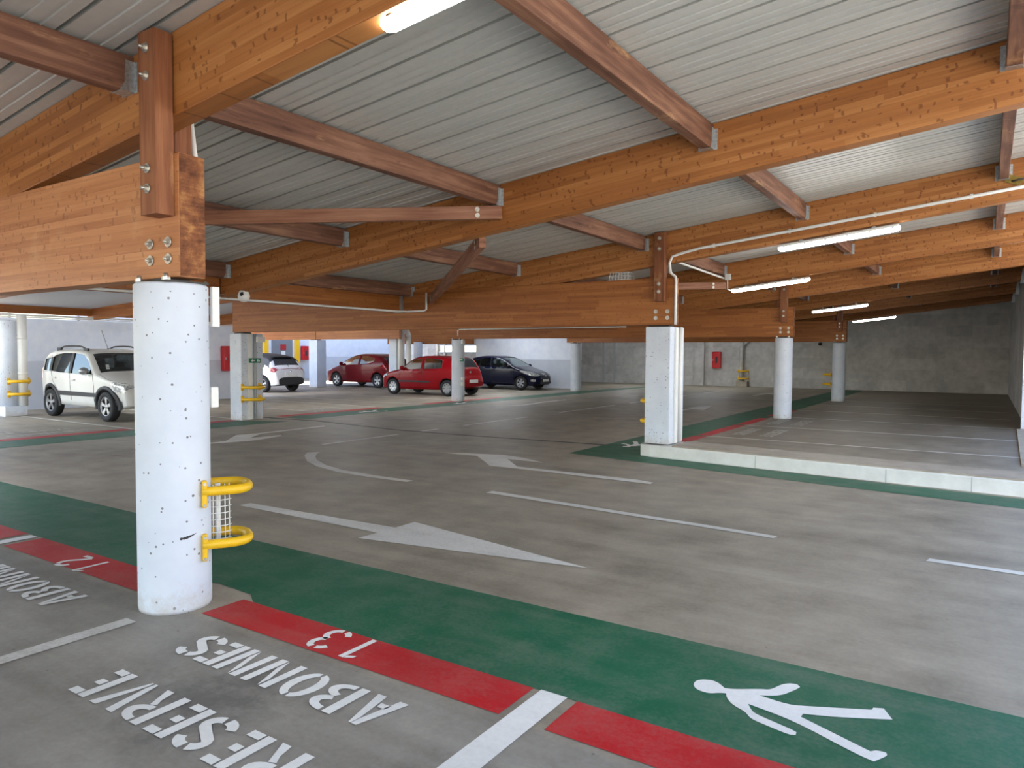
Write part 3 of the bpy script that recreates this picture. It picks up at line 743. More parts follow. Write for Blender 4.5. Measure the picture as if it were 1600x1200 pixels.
s = MB(); s.lathe([(.0001, .085), (.04, .075), (.072, .04), (.08, 0), (.07, -.04), (.04, -.068), (.0001, -.078)], o=(0, 0, -.03), n=20); s.build('housing', M_WPLASTIC, t)
s = MB(); s.lathe([(.0001, .034), (.03, .028), (.052, .010), (.056, -.012)], o=(.03, -.02, -.015), axis='X', n=18); s.build('lens', M_BLACK, t)
t = thing('dome_camera', (-6.1, 33.72, 1.98), 'tiny black camera on the grey back wall', 'camera')
s = MB(); s.box((0, .04, .02), (.10, .06, .06)); s.build('mount', M_DARKPL, t)
s = MB(); s.lathe([(.0001, -.09), (.06, -.07), (.085, -.02), (.085, .02), (0, .03)], n=16); s.build('housing', M_BLACK, t)

# red wall boxes
def redbox(loc, rz, w, label):
    t = thing('hose_box', loc, label, 'red box', 'red wall boxes', rz)
    s = MB(); s.box((0, .10, 0), (w, .2, .78)); s.build('cabinet', M_REDBOX, t, bevel=.03)
    s = MB(); s.box((.02, -.008, 0), (.09, .016, .30)); s.build('window_strip', M_DARKPL, t, bevel=.004)
    s = MB(); s.box((-w * .36, -.008, 0), (.02, .02, .08)); s.build('latch', M_GALV, t)
redbox((-19.8, 14.0, 1.27), R(90), .40, 'red hose box on the white wall left of the square column')
redbox((-31.28, 26.9, 1.42), R(90), .42, 'red hose box beside the yellow framed grey door')
redbox((-10.63, 33.58, 1.22), 0, .40, 'red hose box on the grey back wall behind the kerb column')
# door in the far wall
d = MB(); d.box((-31.49, 25.45, 1.1), (.06, 1.35, 2.2)); dr = struct(d.build('door_1', M_DOOR))
for yy in (24.35, 26.4):
    s = MB(); s.box((-31.42, yy, 1.3), (.16, .26, 2.6)); s.build('door_frame', M_YEL, dr)
s = MB(); s.box((-31.44, 25.5, 1.73), (.02, .36, .30)); s.build('door_sign', M_SIGNRED, dr)
s = MB(); s.box((-31.44, 25.5, 1.40), (.02, .26, .24)); s.build('door_notice', M_PAPER, dr)
s = MB(); s.box((-31.43, 25.95, 1.05), (.04, .05, .16)); s.build('door_handle', M_GALV, dr)
# bright warm window in the back wall
s = MB(); s.box((-26.0, 33.78, 1.72), (2.7, .06, .36)); struct(s.build('window_1', M_WARM))
s = MB()
for x0, z0, sx, sz in ((-26, 1.92, 2.9, .06), (-26, 1.52, 2.9, .06)): s.box((x0, 33.75, z0), (sx, .1, sz))
struct(s.build('trim_5', M_WWALL))
# pipes on the back wall
for x, lb in ((-24.0, 'left thin white pipe on the back wall above the nearer red car'), (-23.4, 'right thin white pipe on the back wall above the nearer red car')):
    s = MB(); s.cyl((x - 3.6, 33.7, 0), (x - 3.6, 33.7, 3.0), .06, n=12); tag(s.build('wall_pipe', M_WPLASTIC), lb, 'pipe', 'pipes on the back wall')
t = thing('downpipe', (-9.45, 33.62, 0), 'pale downpipe with yellow guards on the grey back wall', 'pipe')
s = MB(); s.tube([(0, 0, .1), (0, 0, 1.85), (.08, 0, 1.98), (.35, .05, 2.15)], .09, 14); s.build('pipe', M_FWALL, t)
s = MB(); s.box((.05, 0, .12), (.5, .35, .24)); s.build('base_block', M_RAWC, t)
hoops_on((-9.4, 33.75), (0, -1), .22, .30, ('upper yellow guard around the downpipe on the back wall', 'lower yellow guard around the downpipe on the back wall'), 'guards on the back wall', (.72, .38))

# ------------------------------------------------------------------ floor markings
def marking(name, polys, mat, z, label, group=None):
    s = MB()
    for p in polys: s.flat(p, z)
    return tag(s.build(name, mat), label, 'floor marking', group)
def rect(x0, x1, y0, y1): return [(x0, y0), (x1, y0), (x1, y1), (x0, y1)]
marking('walkway_strip', [[(-13, 2.70), (-4.5, 2.70), (-4.28, 2.74), (-4.1, 2.80), (-3.75, 2.78), (-3.62, 2.70), (1.6, 2.70), (1.6, 3.615), (-13, 3.60)]], M_PGREEN, .002, 'broad green painted walkway in the foreground')
marking('walkway_strip', [[(-5.2, 9.45), (-4.2, 9.28), (1.6, 8.42), (1.6, 9.02), (-4.2, 9.84), (-4.25, 10.5), (-4.25, 33.5), (-5.2, 33.5)]], M_PGREEN, .002, 'green walkway along the kerb and up the right side of the aisle')
marking('walkway_strip', [[(-13.42, 4.2), (-12.5, 4.2), (-12.5, 10.25), (-13.42, 9.7)], [(-13.42, 10.45), (-12.6, 10.7), (-12.55, 33.5), (-13.42, 25.6)]], M_PGREEN, .002, 'green walkway along the left side of the aisle')
rb = [((-3.71, -1.65), 'red strip bearing the number 13'), ((-1.43, 1.55), 'red strip at the bottom edge below the walking figure'), ((-6.25, -4.22), 'red strip bearing the number 12, left of the front column'), ((-8.8, -6.5), 'red strip cut off by the left edge')]
for (a, b), l in rb: marking('bay_strip', [rect(a, b, 2.42, 2.70)], M_PRED, .0025, l, 'red bay strips in front')
for k, (a, b) in enumerate(((10.7, 12.85), (12.99, 15.35), (15.5, 17.35), (18.0, 20.3))):
    marking('bay_strip', [rect(-4.44, -4.2, a, b)], M_PRED, .0025, 'red strip at the mouth of the right-hand bays, %s from the kerb' % ords(k), 'red strips of the right bays')
for k, (a, b) in enumerate(((5.0, 7.4), (7.6, 9.7), (10.9, 14.25), (15.95, 17.5), (17.7, 20.0))):
    marking('bay_strip', [rect(-13.75, -13.44, a, b)], M_PRED, .0025, 'red strip at the mouth of the left-hand bays, %s from the front' % ords(k), 'red strips of the left bays')
# bay lines
marking('bay_line', [rect(-1.615, -1.482, -2.8, 2.705)], M_PWHITE, .003, 'thick white bay line between two red strips in the foreground', 'front bay lines')
marking('bay_line', [rect(-3.99, -3.875, -2.8, 1.45)], M_PWHITE, .003, 'white bay line running towards the large front column', 'front bay lines')
marking('bay_line_worn', [rect(-3.985, -3.885, 1.45, 2.14)], M_PWORN, .003, 'worn scratched end of the bay line at the front column', 'front bay lines')
marking('bay_line', [rect(-6.43, -6.32, -2.8, 2.69)], M_PWHITE, .003, 'white bay line left of number 12', 'front bay lines')
for k, y in enumerate((12.92, 15.42, 17.95, 20.4, 22.9, 25.4)):
    marking('bay_line', [rect(-4.2, .5, y - .035, y + .035)], M_PMID, .003, 'thin white line of the right-hand bays, %s from the kerb' % ords(k), 'right bay lines')
for k, (y, a, b) in enumerate(((7.49, -18.3, -13.6), (9.95, -18.3, -14), (12.3, -18.3, -13.9), (14.35, -18.3, -13.9), (15.85, -20.5, -13.9), (17.95, -18.5, -14), (21.2, -18.5, -14), (23.6, -18.5, -14))):
    marking('bay_line', [rect(a, b, y - .04, y + .04)], M_PMID, .003, 'thin white line of the left-hand bays, %s from the front' % ords(k), 'left bay lines')
# lane lines
marking('lane_dash', [[(-4.44, 6.25), (-1.41, 6.03), (-1.40, 6.12), (-4.44, 6.37)]], M_PMID, .003, 'long white dash in the middle of the front lane', 'lane dashes')
marking('lane_dash', [[(-.33, 6.0), (1.3, 5.96), (1.3, 6.05), (-.31, 6.09)]], M_PMID, .003, 'white dash cut off by the right edge', 'lane dashes')
for k, (a, b) in enumerate(((8.0, 9.8), (10.46, 10.95), (11.8, 14.27), (15.8, 19.05), (20.1, 21.45), (23, 25), (27, 29.5))):
    marking('lane_dash', [rect(-8.98 - .01 * k, -8.88 - .01 * k, a, b)], M_PMID, .003, 'white centre dash of the long aisle, %s from the front' % ords(k), 'aisle dashes')
marking('curved_line', [[(-8.3, 7.39), (-8.40, 7.24), (-8.22, 7.03), (-8.02, 6.87), (-7.71, 6.64), (-7.28, 6.43), (-6.73, 6.27), (-6.15, 6.23), (-5.56, 6.24), (-5.54, 6.35), (-6.16, 6.36), (-6.76, 6.41), (-7.25, 6.56), (-7.70, 6.80), (-7.98, 7.02), (-8.16, 7.2)]], M_PMID, .003, 'curved white guide line in the middle of the junction')
marking('lane_arrow', [[(-6.04, 4.35), (-4.18, 4.335), (-4.19, 4.12), (-2.27, 4.445), (-4.18, 4.80), (-4.18, 4.55), (-6.03, 4.48)]], M_PMID, .003, 'large white straight arrow in the front lane, pointing right', 'lane arrows')
marking('lane_arrow', [[(-6.80, 8.38), (-6.45, 8.55), (-5.91, 8.73), (-5.5, 8.65), (-5.01, 8.42), (-5.62, 8.43), (-5.13, 7.93), (-3.42, 7.93), (-3.2, 7.86), (-3.19, 7.75), (-5.04, 7.79), (-5.46, 7.77), (-5.8, 8.1), (-6.15, 8.42)]], M_PMID, .003, 'white hooked arrow in front of the kerb, pointing left', 'lane arrows')
marking('lane_arrow', [[(-10.56, 7.13), (-10.56, 7.37), (-11.17, 8.01), (-11.12, 8.41), (-11.21, 10.09), (-11.05, 9.98), (-10.98, 8.39), (-10.6, 7.87), (-10.54, 8.47), (-10.42, 8.4), (-10.25, 7.8), (-10.26, 7.55), (-10.44, 7.05), (-10.6, 6.7)]], M_PMID, .003, 'white hooked arrow right behind the large front column', 'lane arrows')
marking('lane_arrow', [[(-11.35, 16.74), (-11.17, 17.65), (-11.39, 19.11), (-11.34, 20.39), (-11.21, 20.2), (-11.15, 18.63), (-10.99, 17.37)]], M_PMID, .003, 'faint white arrow in the aisle before the dark blue car', 'lane arrows')
marking('lane_arrow', [[(-6.9, 17.4), (-6.74, 17.4), (-6.62, 19.0), (-6.25, 18.79), (-6.62, 20.62), (-6.95, 19.3), (-6.74, 19.3)]], M_PMID, .003, 'white arrow in the aisle just right of the kerb column', 'lane arrows')
marking('lane_arrow', [[(-7.1, 26.6), (-6.95, 26.6), (-6.9, 27.9), (-6.5, 27.8), (-6.95, 28.9), (-7.4, 27.8), (-7.1, 27.9)]], M_PMID, .003, 'farthest white arrow in the aisle, left of the round column', 'lane arrows')
# walking figure
PED = [(-1.069, 3.132), (-1.072, 3.174), (-1.053, 3.204), (-1.012, 3.223), (-.975, 3.21), (-.941, 3.177), (-.903, 3.188), (-.806, 3.257), (-.764, 3.277), (-.736, 3.358), (-.707, 3.392), (-.677, 3.398), (-.66, 3.378), (-.67, 3.341), (-.714, 3.24), (-.792, 3.193), (-.665, 3.177), (-.594, 3.21), (-.364, 3.328), (-.36, 3.353), (-.323, 3.37), (-.281, 3.285), (-.475, 3.178), (-.597, 3.129), (-.6, 3.098), (-.325, 2.971), (-.307, 2.993), (-.275, 2.995), (-.267, 2.974), (-.305, 2.902), (-.368, 2.922), (-.618, 3.047), (-.812, 3.088), (-.788, 3.044), (-.763, 3.017), (-.611, 2.972), (-.588, 2.959), (-.586, 2.934), (-.609, 2.923), (-.687, 2.943), (-.769, 2.965), (-.801, 3.011), (-.865, 3.042), (-.903, 3.088), (-.92, 3.13), (-.946, 3.118), (-.979, 3.088), (-1.023, 3.088), (-1.05, 3.103)]
def soften(poly, n=2):
    for _ in range(n):
        out = []
        for i, p in enumerate(poly):
            a, b, c = V(poly[i - 1]), V(p), V(poly[(i + 1) % len(poly)])
            if (b - a).angle(c - b, 0) < R(52): out += [tuple(b + (a - b) * .22), tuple(b + (c - b) * .22)]
            else: out.append(p)
        poly = out
    return poly
p0 = marking('walking_figure', [soften(PED)], M_PWHITE, .004, 'white walking figure on the green walkway in the foreground', 'walking figures')
def figure(cx, cy, rz, label):
    c = p0.copy(); COL.objects.link(c); c['label'] = label
    c.matrix_world = Matrix.Translation((cx, cy, 0)) @ Matrix.Rotation(rz, 4, 'Z') @ Matrix.Translation((.67, -3.15, 0))
figure(-4.80, 11.0, R(90), 'white walking figure on the green walkway left of the kerb column')
figure(-12.95, 13.2, R(90), 'white walking figure on the green walkway before the far red car')
figure(-12.95, 17.0, R(90), 'white walking figure on the green walkway before the slim round column')

# stencilled lettering: unit cell u to the right, v up
def strip(pts, w):
    pts = [V((a, b)) for a, b in pts]; Lp = []; Rp = []
    for i, p in enumerate(pts):
        t_ = (pts[min(i + 1, len(pts) - 1)] - pts[max(i - 1, 0)]).normalized(); n_ = V((-t_.y, t_.x)) * w / 2
        Lp.append(tuple(p + n_)); Rp.append(tuple(p - n_))
    return Lp + Rp[::-1]
def arc(cx, cy, rx, ry, a0, a1, n=10): return [(cx + rx * math.cos(R(a0 + (a1 - a0) * k / n)), cy + ry * math.sin(R(a0 + (a1 - a0) * k / n))) for k in range(n + 1)]
W, H = .178, .243; S = .050
def ring(cx, cy, rx, ry, a0, a1, sx=S, sy=.034, n=12):
    return arc(cx, cy, rx, ry, a0, a1, n) + arc(cx, cy, rx - sx, ry - sy, a0, a1, n)[::-1]
GL = {
 'A': [[(0, 0), (S, 0), (W / 2 + .004, H * .80), (W / 2 - .004 + .012, H), (W / 2 - .02, H)], [(W - S, 0), (W, 0), (W / 2 + .024, H), (W / 2 + .012, H * .99), (W / 2 + .008, H * .78)], [(W * .30, H * .22), (W * .62, H * .22), (W * .58, H * .36), (W * .34, H * .36)]],
 'B': [rect(0, S, 0, H), ring(S + .018, H * .74, W - S - .024, H * .26, -72, 90), ring(S + .018, H * .27, W - S - .018, H * .27, -90, 72)],
 'O': [ring(W / 2, H / 2, W / 2, H / 2, 97, 263), ring(W / 2, H / 2, W / 2, H / 2, -83, 83)],
 'N': [rect(0, S * .9, 0, H), rect(W - S * .9, W, 0, H), [(S + .006, H), (S + .006, H * .72), (W - S - .004, 0), (W - S - .004, H * .30)]],
 'E': [rect(0, S, 0, H), rect(S + .010, W * .74, H - .042, H), rect(S + .012, W * .62, H / 2 - .021, H / 2 + .021), rect(S + .010, W * .74, 0, .042)],
 'S': [strip(arc(W / 2, H * .72, W / 2 - S / 2, H * .28 - S * .38, 112, 205, 8) + arc(W / 2, H * .28, W / 2 - S / 2, H * .28 - S * .38, 25, -72, 8), S * .92),
       strip(arc(W / 2, H * .72, W / 2 - S / 2, H * .28 - S * .38, 92, 8, 6), S * .92), strip(arc(W / 2, H * .28, W / 2 - S / 2, H * .28 - S * .38, -92, -172, 6), S * .92)],
 'R': [rect(0, S, 0, H), ring(S + .018, H * .73, W - S - .026, H * .27, -88, 90), [(W * .48, H * .43), (W * .66, H * .48), (W, 0), (W - S, 0), (W * .62, H * .28)]],
 'V': [[(0, H), (S, H), (W / 2, H * .18), (W / 2 - .004, 0), (W / 2 - .022, 0)], [(W, H), (W - S, H), (W / 2 + .008, H * .14), (W / 2 + .010, 0), (W / 2 + .022, 0)]],
 '1': [rect(W * .42, W * .42 + .034, 0, H), [(W * .40, H), (W * .40, H * .88), (W * .16, H * .80), (W * .16, H * .90)]],
 '2': [strip(arc(W * .46, H * .74, W * .30, H * .22, 175, 60, 8), .034), strip([(W * .66, H * .90), (W * .78, H * .74), (W * .70, H * .56), (W * .40, H * .30), (W * .22, H * .09)], .036), rect(W * .34, W * .86, 0, .034)],
 '3': [strip(arc(W * .40, H * .74, W * .32, H * .21, 165, 100, 6), .034), strip(arc(W * .44, H * .74, W * .28, H * .22, 80, -78, 10), .036), strip(arc(W * .42, H * .27, W * .34, H * .235, 78, -80, 10), .036), strip(arc(W * .40, H * .27, W * .32, H * .22, -100, -165, 6), .034)],
}
def word(name, txt, xs, ybase, k, label, group, mat, swap=None, sc=1.0):
    t = bpy.data.objects.new(name, None); COL.objects.link(t); tag(t, label, 'floor marking', group)
    for ch, x in zip(txt, xs):
        s = MB()
        for poly in GL[ch]:
            pts = [(x - u * sc, ybase - v * k * sc) for u, v in poly]
            if swap: pts = [swap(p) for p in pts]
            s.flat(pts, .0045)
        s.build('digit' if ch in '123' else 'letter', mat, t)
    return t
xa = [-2.005, -2.228, -2.43, -2.640, -2.853, -3.055, -3.20]
xr = [-2.03, -2.242, -2.425, -2.622, -2.80, -2.985, -3.215]
word('stencilled_word', 'ABONNES', xa, 2.268, 1.0, 'white stencilled word ABONNES beside the red 13 strip', 'stencilled words', M_PWHITE)
word('stencilled_word', 'RESERVE', xr, 1.775, 1.0, 'white stencilled word RESERVE at the bottom edge', 'stencilled words', M_PWHITE)
word('stencilled_word', 'ABONNES', [x - 2.52 for x in xa], 2.205, .98, 'white stencilled word ABONNES cut off by the left edge', 'stencilled words', M_PWHITE)
word('bay_number', '13', [-2.52, -2.745], 2.69, 1.0, 'white number 13 on the red strip', 'bay numbers', M_PWHITE)
word('bay_number', '12', [-5.06, -5.29], 2.645, 1.0, 'white number 12 on the red strip', 'bay numbers', M_PWHITE)
# the same words in the right- and left-hand bays, turned to face the aisle
def swR(cy): return lambda p: (-4.2 - (2.42 - p[1]) * -1.0 if False else -4.10 + (2.42 - p[1]), cy + (p[0] + 2.67))
def swL(cy): return lambda p: (-13.85 - (2.42 - p[1]), cy - (p[0] + 2.67))
for k, cy in enumerate((14.15, 16.65)):
    for w_, xx, yy in (('ABONNES', xa, 2.268), ('RESERVE', xr, 1.775)):
        word('stencilled_word', w_, xx, yy, 1.0, 'faded word %s in the %s right-hand bay beyond the kerb' % (w_, ('first', 'second')[k]), 'faded words on the right', M_PWORN, swR(cy))
for k, cy in enumerate((6.2, 12.9)):
    for w_, xx, yy in (('ABONNES', xa, 2.268), ('RESERVE', xr, 1.775)):
        word('stencilled_word', w_, xx, yy, 1.0, 'faded word %s in the left-hand bay %s' % (w_, ('at the left edge', 'before the white hatchback')[k]), 'faded words on the left', M_PWORN, swL(cy))
# expansion joint across the floor
s = MB(); s.prism([(-14.2, 10.50), (-12.0, 10.62), (-9.45, 10.30), (-7.7, 10.38), (-4.3, 10.72), (-4.3, 10.80), (-7.7, 10.46), (-9.45, 10.40), (-12.0, 10.72), (-14.2, 10.60)], 'Z', 0, .003)
jn = tag(s.build('floor_joint', M_DKSTEEL), 'dark metal expansion joint crossing the aisle floor', 'floor joint')
s = MB(); s.prism([(-14.2, 10.60), (-12.0, 10.72), (-9.45, 10.40), (-9.45, 10.52), (-12.0, 10.84), (-14.2, 10.72)], 'Z', 0, .005); s.build('joint_flange', M_RAWC, jn)
# ------------------------------------------------------------------ cars
def interp(pts, x):
    if x <= pts[0][0]: return pts[0][1]
    for i in range(len(pts) - 1):
        x0, y0 = pts[i]; x1, y1 = pts[i + 1]
        if x <= x1:
            # monotone cubic
            def sl(k):
                if k <= 0 or k >= len(pts) - 1: return None
                a = (pts[k][1] - pts[k - 1][1]) / max(1e-6, pts[k][0] - pts[k - 1][0]); b = (pts[k + 1][1] - pts[k][1]) / max(1e-6, pts[k + 1][0] - pts[k][0])
                return 0 if a * b <= 0 else 2 * a * b / (a + b)
            h = x1 - x0; d = (y1 - y0) / h; m0 = sl(i); m1 = sl(i + 1); m0 = d if m0 is None else m0; m1 = d if m1 is None else m1
            t = (x - x0) / h
            return (2 * t ** 3 - 3 * t * t + 1) * y0 + (t ** 3 - 2 * t * t + t) * h * m0 + (-2 * t ** 3 + 3 * t * t) * y1 + (t ** 3 - t * t) * h * m1
    return pts[-1][1]

class Car:
    """s runs from the front bumper to the tail; local +x is forward, origin on the ground under mid wheelbase"""
    def __init__(c, P):
        c.__dict__.update(P); c.mid = c.xf + c.wb / 2
    def zt(c, s): return interp(c.top, s)
    def zb(c, s): return interp(c.bot, s)
    def hw(c, s): return interp(c.plan, s)
    def belt(c, s): return interp(c.beltl, s)
    def zr(c, s):
        t, b = c.zt(s), c.zb(s); return t - min(c.rnd, .45 * (t - b))
    def side0(c, s, z):
        b = c.belt(s); w = c.hw(s)
        if z <= b:
            k = (b - z) / max(.2, b - c.zb(s)); return w * (1 - .075 * k ** 2.2 - .012 * (1 - k) ** 2)
        return w * (.988) - c.tumble * (z - b) ** 1.12
    def side(c, s, z):
        r, t = c.zr(s), c.zt(s)
        if z <= r: return c.side0(s, z)
        u = min(1, (z - r) / (t - r)); return c.side0(s, r) * max(0, 1 - u * u) ** c.pw
    def up(c, s, y):
        r, t = c.zr(s), c.zt(s); w = c.side0(s, r); u = min(1, abs(y) / w) ** (1 / c.pw)
        return r + (t - r) * math.sqrt(max(0, 1 - u))
    def L(c, s, y, z): return V((c.mid - s, y, z))
    def stations(c, a, b, n):
        return [a + (b - a) * (.5 - .5 * math.cos(math.pi * k / n)) * .55 + (b - a) * (k / n) * .45 for k in range(n + 1)]
    def loft(c, a, b, n, inset=0, floor=None, topin=0):
        s_ = MB(); rings = []
        for s in c.stations(a, b, n):
            zb = c.zb(s) if floor is None else floor; r, t = c.zr(s) - topin, c.zt(s) - topin
            half = [(0, zb), (c.side0(s, zb) * .9 - inset, zb)]
            for k in range(11):
                z = zb + .02 + (r - zb - .02) * k / 10; half.append((c.side0(s, z) - inset, z))
            wr = c.side0(s, r) - inset
            for k in range(1, 9):
                th = math.pi / 2 * k / 8; half.append((wr * max(0, math.cos(th)) ** (2 * c.pw) if k < 8 else 0, r + (t - r) * math.sin(th)))
            ring = [(-y, z) for y, z in half] + [(y, z) for y, z in half[-2:0:-1]]
            rings.append([c.L(s, y, z) for y, z in ring])
        m_ = len(rings[0]); vs = [p for g in rings for p in g]
        fs = [(i * m_ + j, i * m_ + (j + 1) % m_, (i + 1) * m_ + (j + 1) % m_, (i + 1) * m_ + j) for i in range(len(rings) - 1) for j in range(m_)]
        s_.add(vs, fs, 0, True); s_.add(vs, [tuple(range(m_)), tuple(range((len(rings) - 1) * m_, len(rings) * m_))][::1], 0, False)
        return s_
    def side_patch(c, rows, off, sgn, nz=8):
        """rows: (s, zlo, zhi)"""
        s_ = MB(); n = 24; a, b = rows[0][0], rows[-1][0]
        lo = [(r[0], r[1]) for r in rows]; hi = [(r[0], r[2]) for r in rows]; vs = []
        lin = lambda p, x: next((p[i][1] + (p[i + 1][1] - p[i][1]) * (x - p[i][0]) / (p[i + 1][0] - p[i][0]) for i in range(len(p) - 1) if x <= p[i + 1][0] + 1e-9), p[-1][1])
        for i in range(n + 1):
            s = a + (b - a) * i / n; z0, z1 = lin(lo, s), lin(hi, s)
            for j in range(nz + 1):
                z = z0 + (z1 - z0) * j / nz; vs.append(c.L(s, sgn * (c.side(s, z) + off), z))
        s_.add(vs, [(i * (nz + 1) + j, i * (nz + 1) + j + 1, (i + 1) * (nz + 1) + j + 1, (i + 1) * (nz + 1) + j) for i in range(n) for j in range(nz)], 0, True)
        return s_
    def top_patch(c, s0, s1, f0, f1, off, n=14, m_=16, y0=None, y1=None):
        """plan quad: half width f0 at s0, f1 at s1"""
        s_ = MB(); vs = []
        for i in range(n + 1):
            s = s0 + (s1 - s0) * i / n; f = f0 + (f1 - f0) * i / n
            ya, yb_ = (-f, f) if y0 is None else (y0, y1)
            for j in range(m_ + 1):
                y = ya + (yb_ - ya) * j / m_; vs.append(c.L(s, y, c.up(s, y) + off))
        s_.add(vs, [(i * (m_ + 1) + j, i * (m_ + 1) + j + 1, (i + 1) * (m_ + 1) + j + 1, (i + 1) * (m_ + 1) + j) for i in range(n) for j in range(m_)], 0, True)
        return s_

def wheel(parent, p, r, wd, sgn, spokes, twin=False):
    x, z = p.x, r; y = p.y; s = MB()
    tp = [(r * .62, -wd / 2), (r * .90, -wd / 2), (r * .97, -wd * .42), (r, -wd * .25), (r, wd * .25), (r * .97, wd * .42), (r * .90, wd / 2), (r * .66, wd / 2), (r * .62, wd * .40), (r * .60, wd * .1), (.0001, wd * .08)]
    s.lathe([(a, sgn * b) for a, b in tp], o=(x, y, z), axis='Y', n=36); w_ = s.build('wheel', M_BLACK, parent)
    s = MB(); q = wd * .43 * sgn
    s.lathe([(r * .63, q), (r * .66, q + .004 * sgn), (r * .585, q + .002 * sgn), (r * .56, q - .03 * sgn)], o=(x, y, z), axis='Y', n=36)
    s.lathe([(.0001, q - .002 * sgn), (r * .13, q - .004 * sgn), (r * .17, q - .02 * sgn)], o=(x, y, z), axis='Y', n=20)
    for k in range(spokes):
        th = 2 * math.pi * k / spokes + .3
        for d in ((-.13, .13) if twin else (0,)):
            a0, a1 = V((math.cos(th), 0, math.sin(th))), V((math.cos(th + d), 0, math.sin(th + d)))
            t0, t1 = V((-a0.z, 0, a0.x)), V((-a1.z, 0, a1.x)); wi, wo = r * (.10 if twin else .13), r * (.055 if twin else .15)
            o = V((x, y + q - .012 * sgn, z)); o2 = V((x, y + q - .004 * sgn, z))
            pts = [o + a0 * r * .1 - t0 * wi * .7, o + a0 * r * .1 + t0 * wi * .7, o2 + a1 * r * .6 + t1 * wo, o2 + a1 * r * .6 - t1 * wo]
            bk = [v - V((0, .02 * sgn, 0)) for v in pts]
            s.add(pts + bk, [(0, 1, 2, 3), (0, 4, 5, 1), (1, 5, 6, 2), (2, 6, 7, 3), (3, 7, 4, 0), (7, 6, 5, 4)])
    s.build('rim', M_ALLOY, w_)
    return w_

